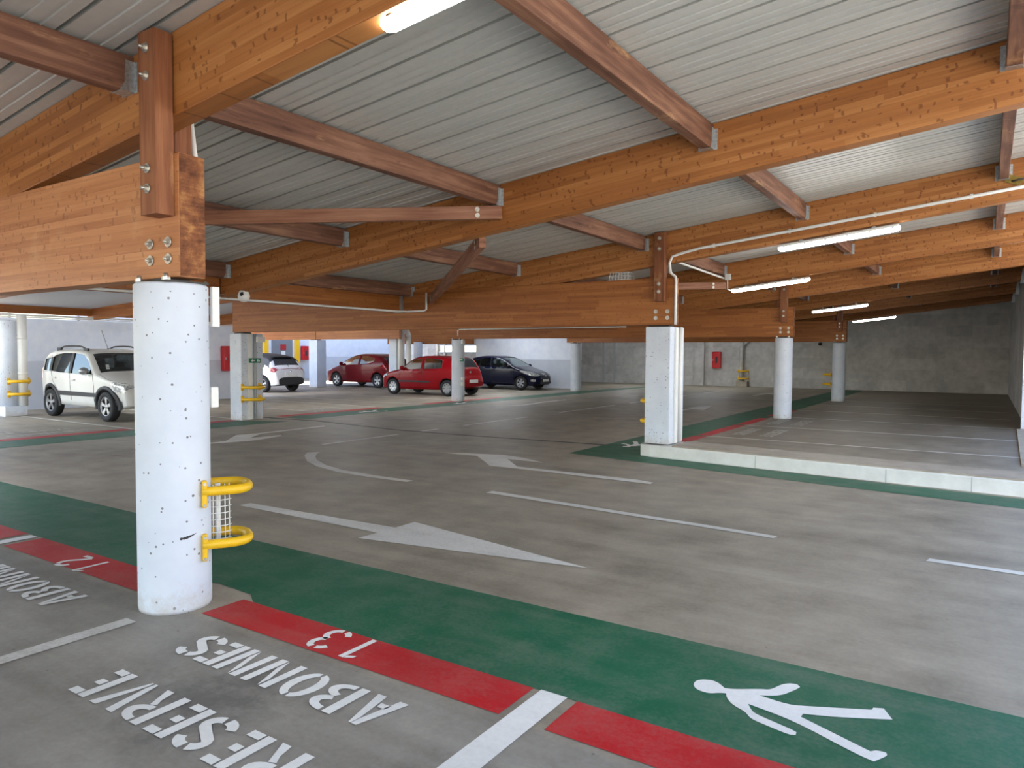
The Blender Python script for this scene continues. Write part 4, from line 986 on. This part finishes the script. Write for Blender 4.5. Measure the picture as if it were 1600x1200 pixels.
def build_car(P, name, label, loc, heading, paint_m, group=None):
    c = Car(P)
    t = thing(name, loc, label, 'car', group, heading); k = c.scale; t.scale = (k, k, k)
    def bool_obj(mb, mat):
        o = mb.build('cutter', mat); return o
    mats = [paint_m] + c.extra_mats
    body = c.loft(0, c.len, 64)
    for i, f in enumerate(body.f):
        ct = V((0, 0, 0))
        for q in f: ct += V(body.v[q])
        ct /= len(f); body.m[i] = c.pick(c.mid - ct.x, ct.y, ct.z)
    bo = body.build('body', mats)
    cut = []
    cab = c.loft(c.cab[0], c.cab[1], 30, inset=.045, floor=.42, topin=.04); cut.append(bool_obj(cab, M_INT))
    for rows, kind in c.side_win:
        s = MB(); poly = [(c.mid - r[0], r[1]) for r in rows] + [(c.mid - r[0], r[2]) for r in reversed(rows)]
        s.prism(poly, 'Y', -1.2, 1.2); cut.append(bool_obj(s, M_DARKPL))
    for (s0, s1, f0, f1, zl) in (c.screen, c.rear):
        s = MB(); s.prism([(c.mid - s0, -f0), (c.mid - s0, f0), (c.mid - s1, f1), (c.mid - s1, -f1)], 'Z', zl, 2.2); cut.append(bool_obj(s, M_DARKPL))
    s = MB()
    for ax in (c.xf, c.xf + c.wb):
        for sg in (-1, 1):
            s.cyl(c.L(ax, sg * (c.tr - .22), c.r), c.L(ax, sg * 1.2, c.r), c.r + c.arch, n=32)
    cut.append(bool_obj(s, M_DARKPL))
    for o in cut:
        md = bo.modifiers.new('cut', 'BOOLEAN'); md.operation = 'DIFFERENCE'; md.solver = 'EXACT'; md.object = o; md.material_mode = 'TRANSFER'
    bpy.context.view_layer.update()
    dg = bpy.context.evaluated_depsgraph_get()
    me = bpy.data.meshes.new_from_object(bo.evaluated_get(dg), preserve_all_data_layers=False, depsgraph=dg)
    bo.modifiers.clear(); bo.data = me; bo.parent = t
    for o in cut: bpy.data.objects.remove(o, do_unlink=True)
    # panes
    for rows, kind in c.side_win:
        for sg in (-1, 1):
            c.side_patch(rows, -.012, sg).build('side_window', c.tint if kind else M_GLASS, t, fix=False)
    for nm, (s0, s1, f0, f1, zl), gm in (('windscreen', c.screen, M_GLASS), ('rear_window', c.rear, c.rear_glass)):
        c.top_patch(s0, s1, f0, f1, -.012).build(nm, gm, t, fix=False)
    # seats and dashboard
    for sx in (c.seat, c.seat + .85):
        for y in ((-.34, .34) if sx == c.seat else (0,)):
            wd = .46 if sx == c.seat else 1.1; s = MB(); s.box(c.L(sx + .28, y, .82), (.14, wd, .56), M=Matrix.Rotation(R(-14), 3, 'Y')); s.box(c.L(sx, y, .52), (.5, wd, .16))
            for hy in ((y,) if sx == c.seat else (-.34, .34)): s.box(c.L(sx + .36, hy, 1.16), (.09, .24, .17))
            s.build('seat', M_SEAT, t, bevel=.03)
    s = MB(); s.box(c.L(c.screen[0] + .32, 0, c.belt(1.0) - .12), (.42, 1.25, .16)); s.build('dashboard', M_INT, t, bevel=.03)
    # wheels
    for ax in (c.xf, c.xf + c.wb):
        for sg in (-1, 1): wheel(t, c.L(ax, sg * (c.tr - .01), 0), c.r, .185, sg, c.spokes, c.twin)
    # lights
    for rows in c.heads:
        for sg in (-1, 1): c.side_patch(rows, .006, sg, 6).build('headlight', M_HEAD, t, fix=False)
    for rows in c.tails:
        for sg in (-1, 1): c.side_patch(rows, .006, sg, 6).build('tail_light', M_TAIL, t, fix=False)
    # mirrors
    for sg in (-1, 1):
        s0 = c.mir; z0 = c.belt(s0) + .07; y0 = c.side(s0, z0); s = MB(); o = c.L(s0, sg * (y0 + .10), z0)
        prof = [(.0001, -.06), (.05, -.045), (.075, -.01), (.08, .03), (.07, .045), (.0001, .045)]
        s.lathe([(a, -b) for a, b in prof], o=o, axis='X', n=16)
        s.v = [tuple(V((v[0], (v[1] - o.y) * 1.25 + o.y, v[2]))) for v in s.v]
        mi = s.build('wing_mirror', c.mir_mat or paint_m, t)
        s = MB(); s.box(c.L(s0 - .02, sg * (y0 + .02), z0 - .045), (.05, .10, .03)); s.build('mirror_arm', M_DARKPL, mi)
    # door seams, handles, trims
    for seam in c.seams:
        for sg in (-1, 1):
            pts = []
            for i in range(len(seam) - 1):
                for q in range(9):
                    a = seam[i][0] + (seam[i + 1][0] - seam[i][0]) * q / 8; z = seam[i][1] + (seam[i + 1][1] - seam[i][1]) * q / 8
                    pts.append(c.L(a, sg * (c.side(a, z) + .0005), z))
            s = MB(); s.tube(pts, .0045, 5); s.build('door_seam', M_DARKPL, t, fix=False)
    for (a, z) in c.handles:
        for sg in (-1, 1):
            s = MB(); s.box(c.L(a, sg * (c.side(a, z) + .014), z), (.17, .03, .035)); s.build('door_handle', c.handle_mat or paint_m, t, bevel=.01)
    for rows, mt, nm in c.trims:
        for sg in (-1, 1): c.side_patch(rows, .012, sg, 4).build(nm, mt, t, fix=False)
    # plates on both ends
    zf, zr_ = c.plates
    if zf:
        s = MB(); s.box(c.L(-.012, 0, zf), (.02, .50, .11)); pf = s.build('number_plate', M_PLATE, t, bevel=.004)
    xr_ = c.len
    s = MB(); s.box(c.L(xr_ + .012, 0, zr_), (.02, .50, .11)); pr_ = s.build('number_plate', M_PLATE, t, bevel=.004)
    # grille and lower intake
    for z, hh, wd in c.grilles:
        s = MB(); s.box(c.L(-.002, 0, z), (.03, wd, hh)); s.build('grille', M_DARKPL, t, bevel=.008)
    s = MB(); s.lathe([(.0001, .012), (.035, .010), (.045, 0)], o=c.L(-.004, 0, c.badge), axis='X', n=16); s.build('badge', M_CHROME, t)
    s = MB(); s.lathe([(.0001, -.014), (.035, -.012), (.045, 0)], o=c.L(xr_ + .003 if c.badge_r is None else c.badge_r[0], 0, c.badge if c.badge_r is None else c.badge_r[1]), axis='X', n=16); s.build('badge', M_CHROME, t)
    return t, c

def plan(w, L, nose=.60, tail=.70):
    h = w / 2
    return [(0, h * nose), (.06, h * (nose + .14)), (.18, h * .87), (.40, h * .955), (.75, h * .99), (1.3, h), (L - 1.0, h * .995), (L - .45, h * .965), (L - .18, h * .90), (L - .06, h * (tail + .10)), (L, h * tail)]

BASE = dict(extra_mats=[M_DARKPL, M_DARKPL], pick=lambda s, y, z: 0, rnd=.13, pw=.24, tumble=.34, arch=.055, spokes=5, twin=True, mir_mat=None, handle_mat=None, rear_glass=M_GLASSD, tint=M_GLASST,
            seams=[], handles=[], trims=[], plates=(.42, .6), grilles=[], badge=.62, badge_r=None, heads=[], tails=[], seat=1.75, scale=1.0)

# --- white off-roader (boxy, five doors)
L_ = 3.55
P = dict(BASE); P.update(len=L_, wb=2.30, xf=.66, r=.315, tr=.70, arch=.05, scale=1.006,
    top=[(0, .60), (.03, .72), (.12, .81), (.40, .895), (.80, .985), (.98, 1.03), (1.30, 1.30), (1.48, 1.44), (1.70, 1.50), (2.3, 1.535), (2.9, 1.52), (3.25, 1.47), (3.38, 1.38), (3.46, 1.15), (3.51, .98), (3.54, .86), (L_, .70)],
    bot=[(0, .34), (.3, .27), (1, .27), (L_ - .4, .28), (L_, .36)], plan=plan(1.59, L_, .74, .78), beltl=[(0, .80), (.9, .965), (2, 1.0), (L_, 1.05)], tumble=.25, rnd=.095, cab=(.95, 3.40),
    side_win=[([(1.16, .97, 1.01), (1.32, .972, 1.21), (1.52, .975, 1.36), (1.70, .98, 1.41), (2.02, .99, 1.43)], 1), ([(2.10, .99, 1.43), (2.45, 1.0, 1.43), (2.72, 1.015, 1.40), (2.90, 1.03, 1.35)], 1), ([(2.97, 1.03, 1.33), (3.12, 1.035, 1.31), (3.36, 1.04, 1.29)], 1)],
    screen=(1.01, 1.47, .66, .585, 1.0), rear=(3.30, 3.46, .52, .60, 1.05), spokes=5, mir=1.28, seat=1.75, mir_mat=M_ALLOY,
    heads=[[(.04, .62, .74), (.14, .60, .80), (.36, .62, .835), (.46, .68, .83)]], tails=[[(3.40, .85, 1.25), (3.52, .80, 1.05)]],
    seams=[[(1.13, 1.0), (1.08, .72), (1.12, .40)], [(2.06, 1.0), (2.06, .40)], [(2.90, 1.04), (2.82, .80), (2.62, .62), (2.52, .45)], [(1.0, .99), (.60, .88), (.40, .85)]],
    handles=[(1.93, .85), (2.74, .88)], plates=(.47, .80), grilles=[(.44, .13, .75), (.70, .05, .55)], badge=.77,
    trims=[([(2.02, .99, 1.43), (2.10, .99, 1.43)], M_DARKPL, 'window_pillar'), ([(2.90, 1.03, 1.35), (2.97, 1.03, 1.33)], M_DARKPL, 'window_pillar'), ([(1.0, .50, .585), (2.6, .50, .60)], M_DARKPL, 'rubbing_strip'), ([(.20, .30, .44), (.30, .33, .45), (.40, .36, .44)], M_DARKPL, 'fog_lamp_recess')])
pt, pc = build_car(P, 'off_road_car', 'small white boxy off-road car with roof rails, behind the front column', (-16.632, 8.691, 0), R(.9), M_CWHITE)
for ax in (.66, 2.96):
    for sg in (-1, 1):                                               # dark wheel-arch flares
        s = MB(); vs = []; n = 22
        for i in range(n + 1):
            th = R(-12) + R(204) * i / n
            for rr_, of in ((.355, .0), (.36, .028), (.425, .024), (.435, .0)):
                ss, zz = ax - rr_ * math.cos(th), .315 + rr_ * math.sin(th); zz = max(zz, .25)
                vs.append(pc.L(ss, sg * (pc.side(min(max(ss, .05), L_ - .05), max(zz, .32)) + of), zz))
        s.add(vs, [(i * 4 + j, i * 4 + j + 1, (i + 1) * 4 + j + 1, (i + 1) * 4 + j) for i in range(n) for j in range(3)], 0, True); s.build('arch_flare', M_DARKPL, pt)
for sg in (-1, 1):
    s = MB(); pts = []
    for q in range(13):
        f = q / 12; ss = 1.72 + 1.25 * f; pts.append(pc.L(ss, sg * (.565 - .01 * f), pc.up(ss, .565) + .075 * min(1, 5 * min(f, 1 - f)) ** .6 + .0))
    s.tube(pts, .018, 8)
    for f in (0.04, .96):
        ss = 1.72 + 1.25 * f; s.box(pc.L(ss, sg * .565, pc.up(ss, .565) + .02), (.16, .045, .07))
    s.build('roof_rail', M_DARKPL, pt)
s = MB(); s.tube([pc.L(1.75, -.1, 1.50), pc.L(1.98, -.12, 1.94)], .005, 6); s.build('aerial', M_DARKPL, pt)
s = MB()
for q in range(3): s.box(pc.L(1.075 + .012 * q, -.48, pc.up(1.075 + .012 * q, -.48) + .02 + .025 * q), (.004, .07, .03), M=Matrix.Rotation(R(-42), 3, 'Y'))
s.build('screen_sticker', M_PAPER, pt)
s = MB(); s.tube([pc.L(.16, -.62, .43), pc.L(.14, -.60, .43)], .035, 14); s.build('fog_lamp', M_HEAD, pt)

# --- white hatchback seen from behind, black roof
L_ = 3.95
P = dict(BASE); P.update(len=L_, wb=2.46, xf=.80, r=.31, tr=.74, scale=.972,
    top=[(0, .55), (.05, .68), (.25, .80), (.7, .90), (1.05, .97), (1.5, 1.27), (1.8, 1.42), (2.3, 1.48), (2.9, 1.45), (3.40, 1.36), (3.52, 1.30), (3.74, 1.02), (3.80, .96), (3.88, .86), (3.92, .70), (L_, .58)],
    bot=[(0, .30), (.3, .22), (L_ - .5, .23), (L_, .30)], plan=plan(1.715, L_, .6, .80), beltl=[(0, .8), (1.0, .93), (2.5, .96), (L_, .98)], tumble=.40, cab=(1.0, 3.62),
    pick=lambda s, y, z: 1 if (z < .50 and s > 3.6 and abs(y) < .60) or (z > .985 and 1.1 < s < 3.62) else 0,
    side_win=[([(1.30, .99, 1.03), (1.6, 1.0, 1.24), (1.85, 1.0, 1.34), (2.35, 1.0, 1.37)], 0), ([(2.45, 1.0, 1.37), (2.9, 1.02, 1.33), (3.2, 1.08, 1.24)], 1)],
    screen=(1.06, 1.72, .70, .58, .95), rear=(3.43, 3.73, .52, .62, .98), rear_glass=M_GLASSD, mir=1.35, seat=1.85, spokes=5,
    heads=[[(.06, .60, .70), (.3, .62, .80), (.55, .72, .82)]], tails=[[(3.66, .80, .93), (3.78, .76, .95), (3.87, .76, .90)]],
    seams=[[(3.60, .98), (3.70, .60)], [(1.2, .95), (1.2, .35)]], handles=[(2.25, .85)], plates=(.45, .66), grilles=[(.36, .14, .8)], badge=.70, badge_r=(3.90, .79))
dt, dc = build_car(P, 'hatchback_car', 'white hatchback with black roof parked nose-in by the yellow framed door', (-23.266, 17.528, 0), R(186.4), M_CWHITE2)
s = MB(); s.tube([dc.L(3.80, 0, .98), dc.L(3.72, .0, 1.04), dc.L(3.70, .35, 1.06)], .012, 6); s.build('rear_wiper', M_DARKPL, dt)
s = MB(); s.box(dc.L(3.50, 0, 1.33), (.12, 1.0, .02)); s.build('roof_spoiler', M_DARKPL, dt, bevel=.008)
s = MB(); s.box(dc.L(3.935, 0, .68), (.02, .62, .17)); s.build('plate_recess', M_CWHITE2, dt, bevel=.02)

# --- far red hatchback (rounded, three doors)
L_ = 4.03
P = dict(BASE); P.update(len=L_, wb=2.54, xf=.85, r=.305, tr=.74, scale=.981,
    top=[(0, .52), (.05, .64), (.25, .78), (.7, .91), (1.0, 1.0), (1.5, 1.26), (1.85, 1.40), (2.3, 1.465), (2.8, 1.46), (3.35, 1.39), (3.62, 1.27), (3.80, 1.06), (3.92, .92), (3.99, .75), (L_, .60)],
    bot=[(0, .28), (.3, .2), (L_ - .5, .22), (L_, .30)], plan=plan(1.72, L_, .55, .72), beltl=[(0, .8), (1.0, .93), (2.5, .99), (L_, 1.04)], tumble=.42, cab=(1.0, 3.75),
    pick=lambda s, y, z: 1 if s < .14 and z < .55 else 0,
    side_win=[([(1.22, .96, 1.0), (1.5, .97, 1.17), (1.8, .98, 1.31), (2.25, .99, 1.38)], 0), ([(2.36, 1.0, 1.38), (2.8, 1.03, 1.36), (3.05, 1.08, 1.29), (3.2, 1.14, 1.22)], 1)],
    screen=(1.05, 1.78, .70, .56, .95), rear=(3.52, 3.82, .50, .58, 1.0), mir=1.28, seat=1.85, spokes=5, twin=False,
    heads=[[(.08, .62, .70), (.3, .66, .80), (.6, .76, .84)]], tails=[[(3.62, .84, .96), (3.80, .80, 1.05), (3.93, .80, .98)]],
    seams=[[(1.2, .95), (1.18, .32)], [(2.36, .98), (2.40, .6), (2.30, .32), (1.18, .30)]], handles=[(2.22, .85)], plates=(.42, .70), grilles=[(.36, .16, .8)], badge=.66)
rt, rc = build_car(P, 'hatchback_car', 'far red three-door hatchback beside the tall white column', (-22.426, 22.811, 0), R(178.4), M_CRED2)

# --- nearer red hatchback
L_ = 3.77
P = dict(BASE); P.update(len=L_, wb=2.472, xf=.70, r=.285, tr=.71, scale=.98,
    top=[(0, .54), (.04, .64), (.22, .78), (.7, .90), (1.0, .96), (1.4, 1.23), (1.65, 1.36), (1.95, 1.41), (2.5, 1.42), (3.05, 1.39), (3.30, 1.33), (3.50, 1.06), (3.58, .93), (3.66, .72), (3.72, .64), (L_, .52)],
    bot=[(0, .28), (.3, .2), (L_ - .5, .21), (L_, .34)], plan=plan(1.64, L_, .58, .76), beltl=[(0, .8), (1.0, .89), (2.5, .92), (L_, .94)], tumble=.36, cab=(.95, 3.50),
    side_win=[([(1.14, .915, .95), (1.4, .92, 1.13), (1.65, .93, 1.27), (2.02, .94, 1.32)], 0), ([(2.16, .94, 1.325), (2.5, .95, 1.32), (2.85, .97, 1.28), (2.95, 1.0, 1.22)], 0)],
    screen=(1.0, 1.60, .68, .56, .9), rear=(3.26, 3.53, .52, .60, .95), rear_glass=M_GLASSD, mir=1.22, seat=1.7, spokes=8, twin=False,
    heads=[[(.06, .58, .70), (.2, .60, .76), (.42, .68, .78)]], tails=[[(3.46, .74, .98), (3.58, .70, .92)]],
    trims=[([(.98, .46, .52), (2.42, .46, .52)], M_DARKPL, 'rubbing_strip')],
    seams=[[(1.08, .90), (1.04, .30)], [(2.10, .92), (2.12, .55), (2.05, .30), (1.04, .28)], [(3.62, .73), (3.30, .70), (3.20, .40)]], handles=[(1.98, .80)], plates=(.44, .52), grilles=[(.36, .12, .8)], badge=.64, badge_r=(3.63, .84))
ct, cc = build_car(P, 'hatchback_car', 'nearer red hatchback behind the slim round column', (-16.599, 20.032, 0), R(181.3), M_CRED)
s = MB(); s.box(cc.L(2.62, .45, 1.08), (.10, .02, .34)); s.build('hanging_vest', M_GREENSIGN, ct)

# --- dark blue hatchback
L_ = 3.835
P = dict(BASE); P.update(len=L_, wb=2.442, xf=.77, r=.295, tr=.72, scale=.964,
    top=[(0, .52), (.04, .60), (.2, .72), (.7, .88), (1.02, .98), (1.5, 1.23), (1.85, 1.38), (2.2, 1.43), (2.7, 1.43), (3.25, 1.37), (3.45, 1.27), (3.62, 1.02), (3.70, .93), (3.78, .75), (L_, .56)],
    bot=[(0, .27), (.3, .19), (L_ - .5, .21), (L_, .32)], plan=plan(1.652, L_, .52, .72), beltl=[(0, .8), (1.0, .91), (2.5, .96), (L_, 1.0)], tumble=.40, cab=(1.0, 3.58),
    side_win=[([(1.22, .93, .98), (1.5, .94, 1.15), (1.8, .95, 1.29), (2.2, .96, 1.335)], 0), ([(2.30, .965, 1.34), (2.7, .98, 1.33), (3.0, 1.0, 1.26), (3.12, 1.06, 1.2)], 0)],
    screen=(1.06, 1.80, .68, .55, .9), rear=(3.38, 3.64, .50, .58, 1.0), mir=1.28, seat=1.8, spokes=6, twin=True,
    heads=[[(.07, .58, .66), (.25, .60, .74), (.55, .68, .80), (.80, .77, .82)]], tails=[[(3.55, .80, .95), (3.72, .76, .90)]],
    seams=[[(1.16, .93), (1.12, .30)], [(2.25, .95), (2.25, .55), (2.18, .30), (1.12, .28)]], handles=[(2.12, .84)], plates=(.40, .66), grilles=[(.32, .13, .85), (.50, .05, .6)], badge=.60,
    trims=[([(.12, .36, .44), (.22, .36, .45), (.30, .37, .44)], M_HEAD, 'fog_lamp')])
bt, bc = build_car(P, 'hatchback_car', 'dark blue hatchback in front of the white wall, facing the aisle', (-16.909, 25.204, 0), R(1.8), M_CBLUE)

# ------------------------------------------------------------------ camera
F_PX, PI_, YA, RO = 1126.0, R(2.476), R(33.356), R(.336)
fh = V((-math.sin(YA), math.cos(YA), 0)); rr = V((math.cos(YA), math.sin(YA), 0)); up = V((0, 0, 1))
fw = fh * math.cos(PI_) - up * math.sin(PI_); uu = up * math.cos(PI_) + fh * math.sin(PI_)
r2 = rr * math.cos(RO) + uu * math.sin(RO); u2 = uu * math.cos(RO) - rr * math.sin(RO)
cd = bpy.data.cameras.new('camera'); cam = bpy.data.objects.new('camera', cd); COL.objects.link(cam)
Mc = Matrix((r2, u2, -fw)).transposed().to_4x4(); Mc.translation = (0, 0, 1.5); cam.matrix_world = Mc
cd.sensor_fit = 'HORIZONTAL'; cd.sensor_width = 36; cd.lens = F_PX / 1600 * 36; cd.clip_start = .05; cd.clip_end = 400
SC.camera = cam

# ------------------------------------------------------------------ light
w = bpy.data.worlds.new('sky'); SC.world = w; w.use_nodes = True; nt = w.node_tree; nt.nodes.clear()
sk = nt.nodes.new('ShaderNodeTexSky'); sk.sky_type = 'NISHITA'; sk.sun_disc = False; sk.sun_elevation = R(50); sk.sun_rotation = R(200)
bg = nt.nodes.new('ShaderNodeBackground'); bg.inputs[1].default_value = .28
wo = nt.nodes.new('ShaderNodeOutputWorld'); nt.links.new(sk.outputs[0], bg.inputs[0]); nt.links.new(bg.outputs[0], wo.inputs[0])
sd = bpy.data.lights.new('sun', 'SUN'); sd.energy = 8.0; sd.angle = R(.6); sd.color = (1, .95, .87)
so = bpy.data.objects.new('sun', sd); COL.objects.link(so)
so.rotation_euler = V((-.48, .48, .73)).to_track_quat('Z', 'Y').to_euler()
def portal(name, loc, rot, sx, sy):
    l = bpy.data.lights.new(name, 'AREA'); l.shape = 'RECTANGLE'; l.size = sx; l.size_y = sy; l.cycles.is_portal = True
    o = bpy.data.objects.new(name, l); COL.objects.link(o); o.location = loc; o.rotation_euler = rot
# daylight openings: near side, exit side, left side
portal('sky_portal_near', (-9.7, -13.3, 1.7), (R(90), 0, 0), 22, 3.8)
portal('sky_portal_exit', (1.35, 2.2, 1.8), (R(90), 0, R(90)), 30.8, 3.8)
vs = SC.view_settings
SC.display_settings.display_device = 'sRGB'
vs.view_transform = 'Standard'; vs.look = 'None'; vs.gamma = 1; vs.use_curve_mapping = False; vs.exposure = 1.4
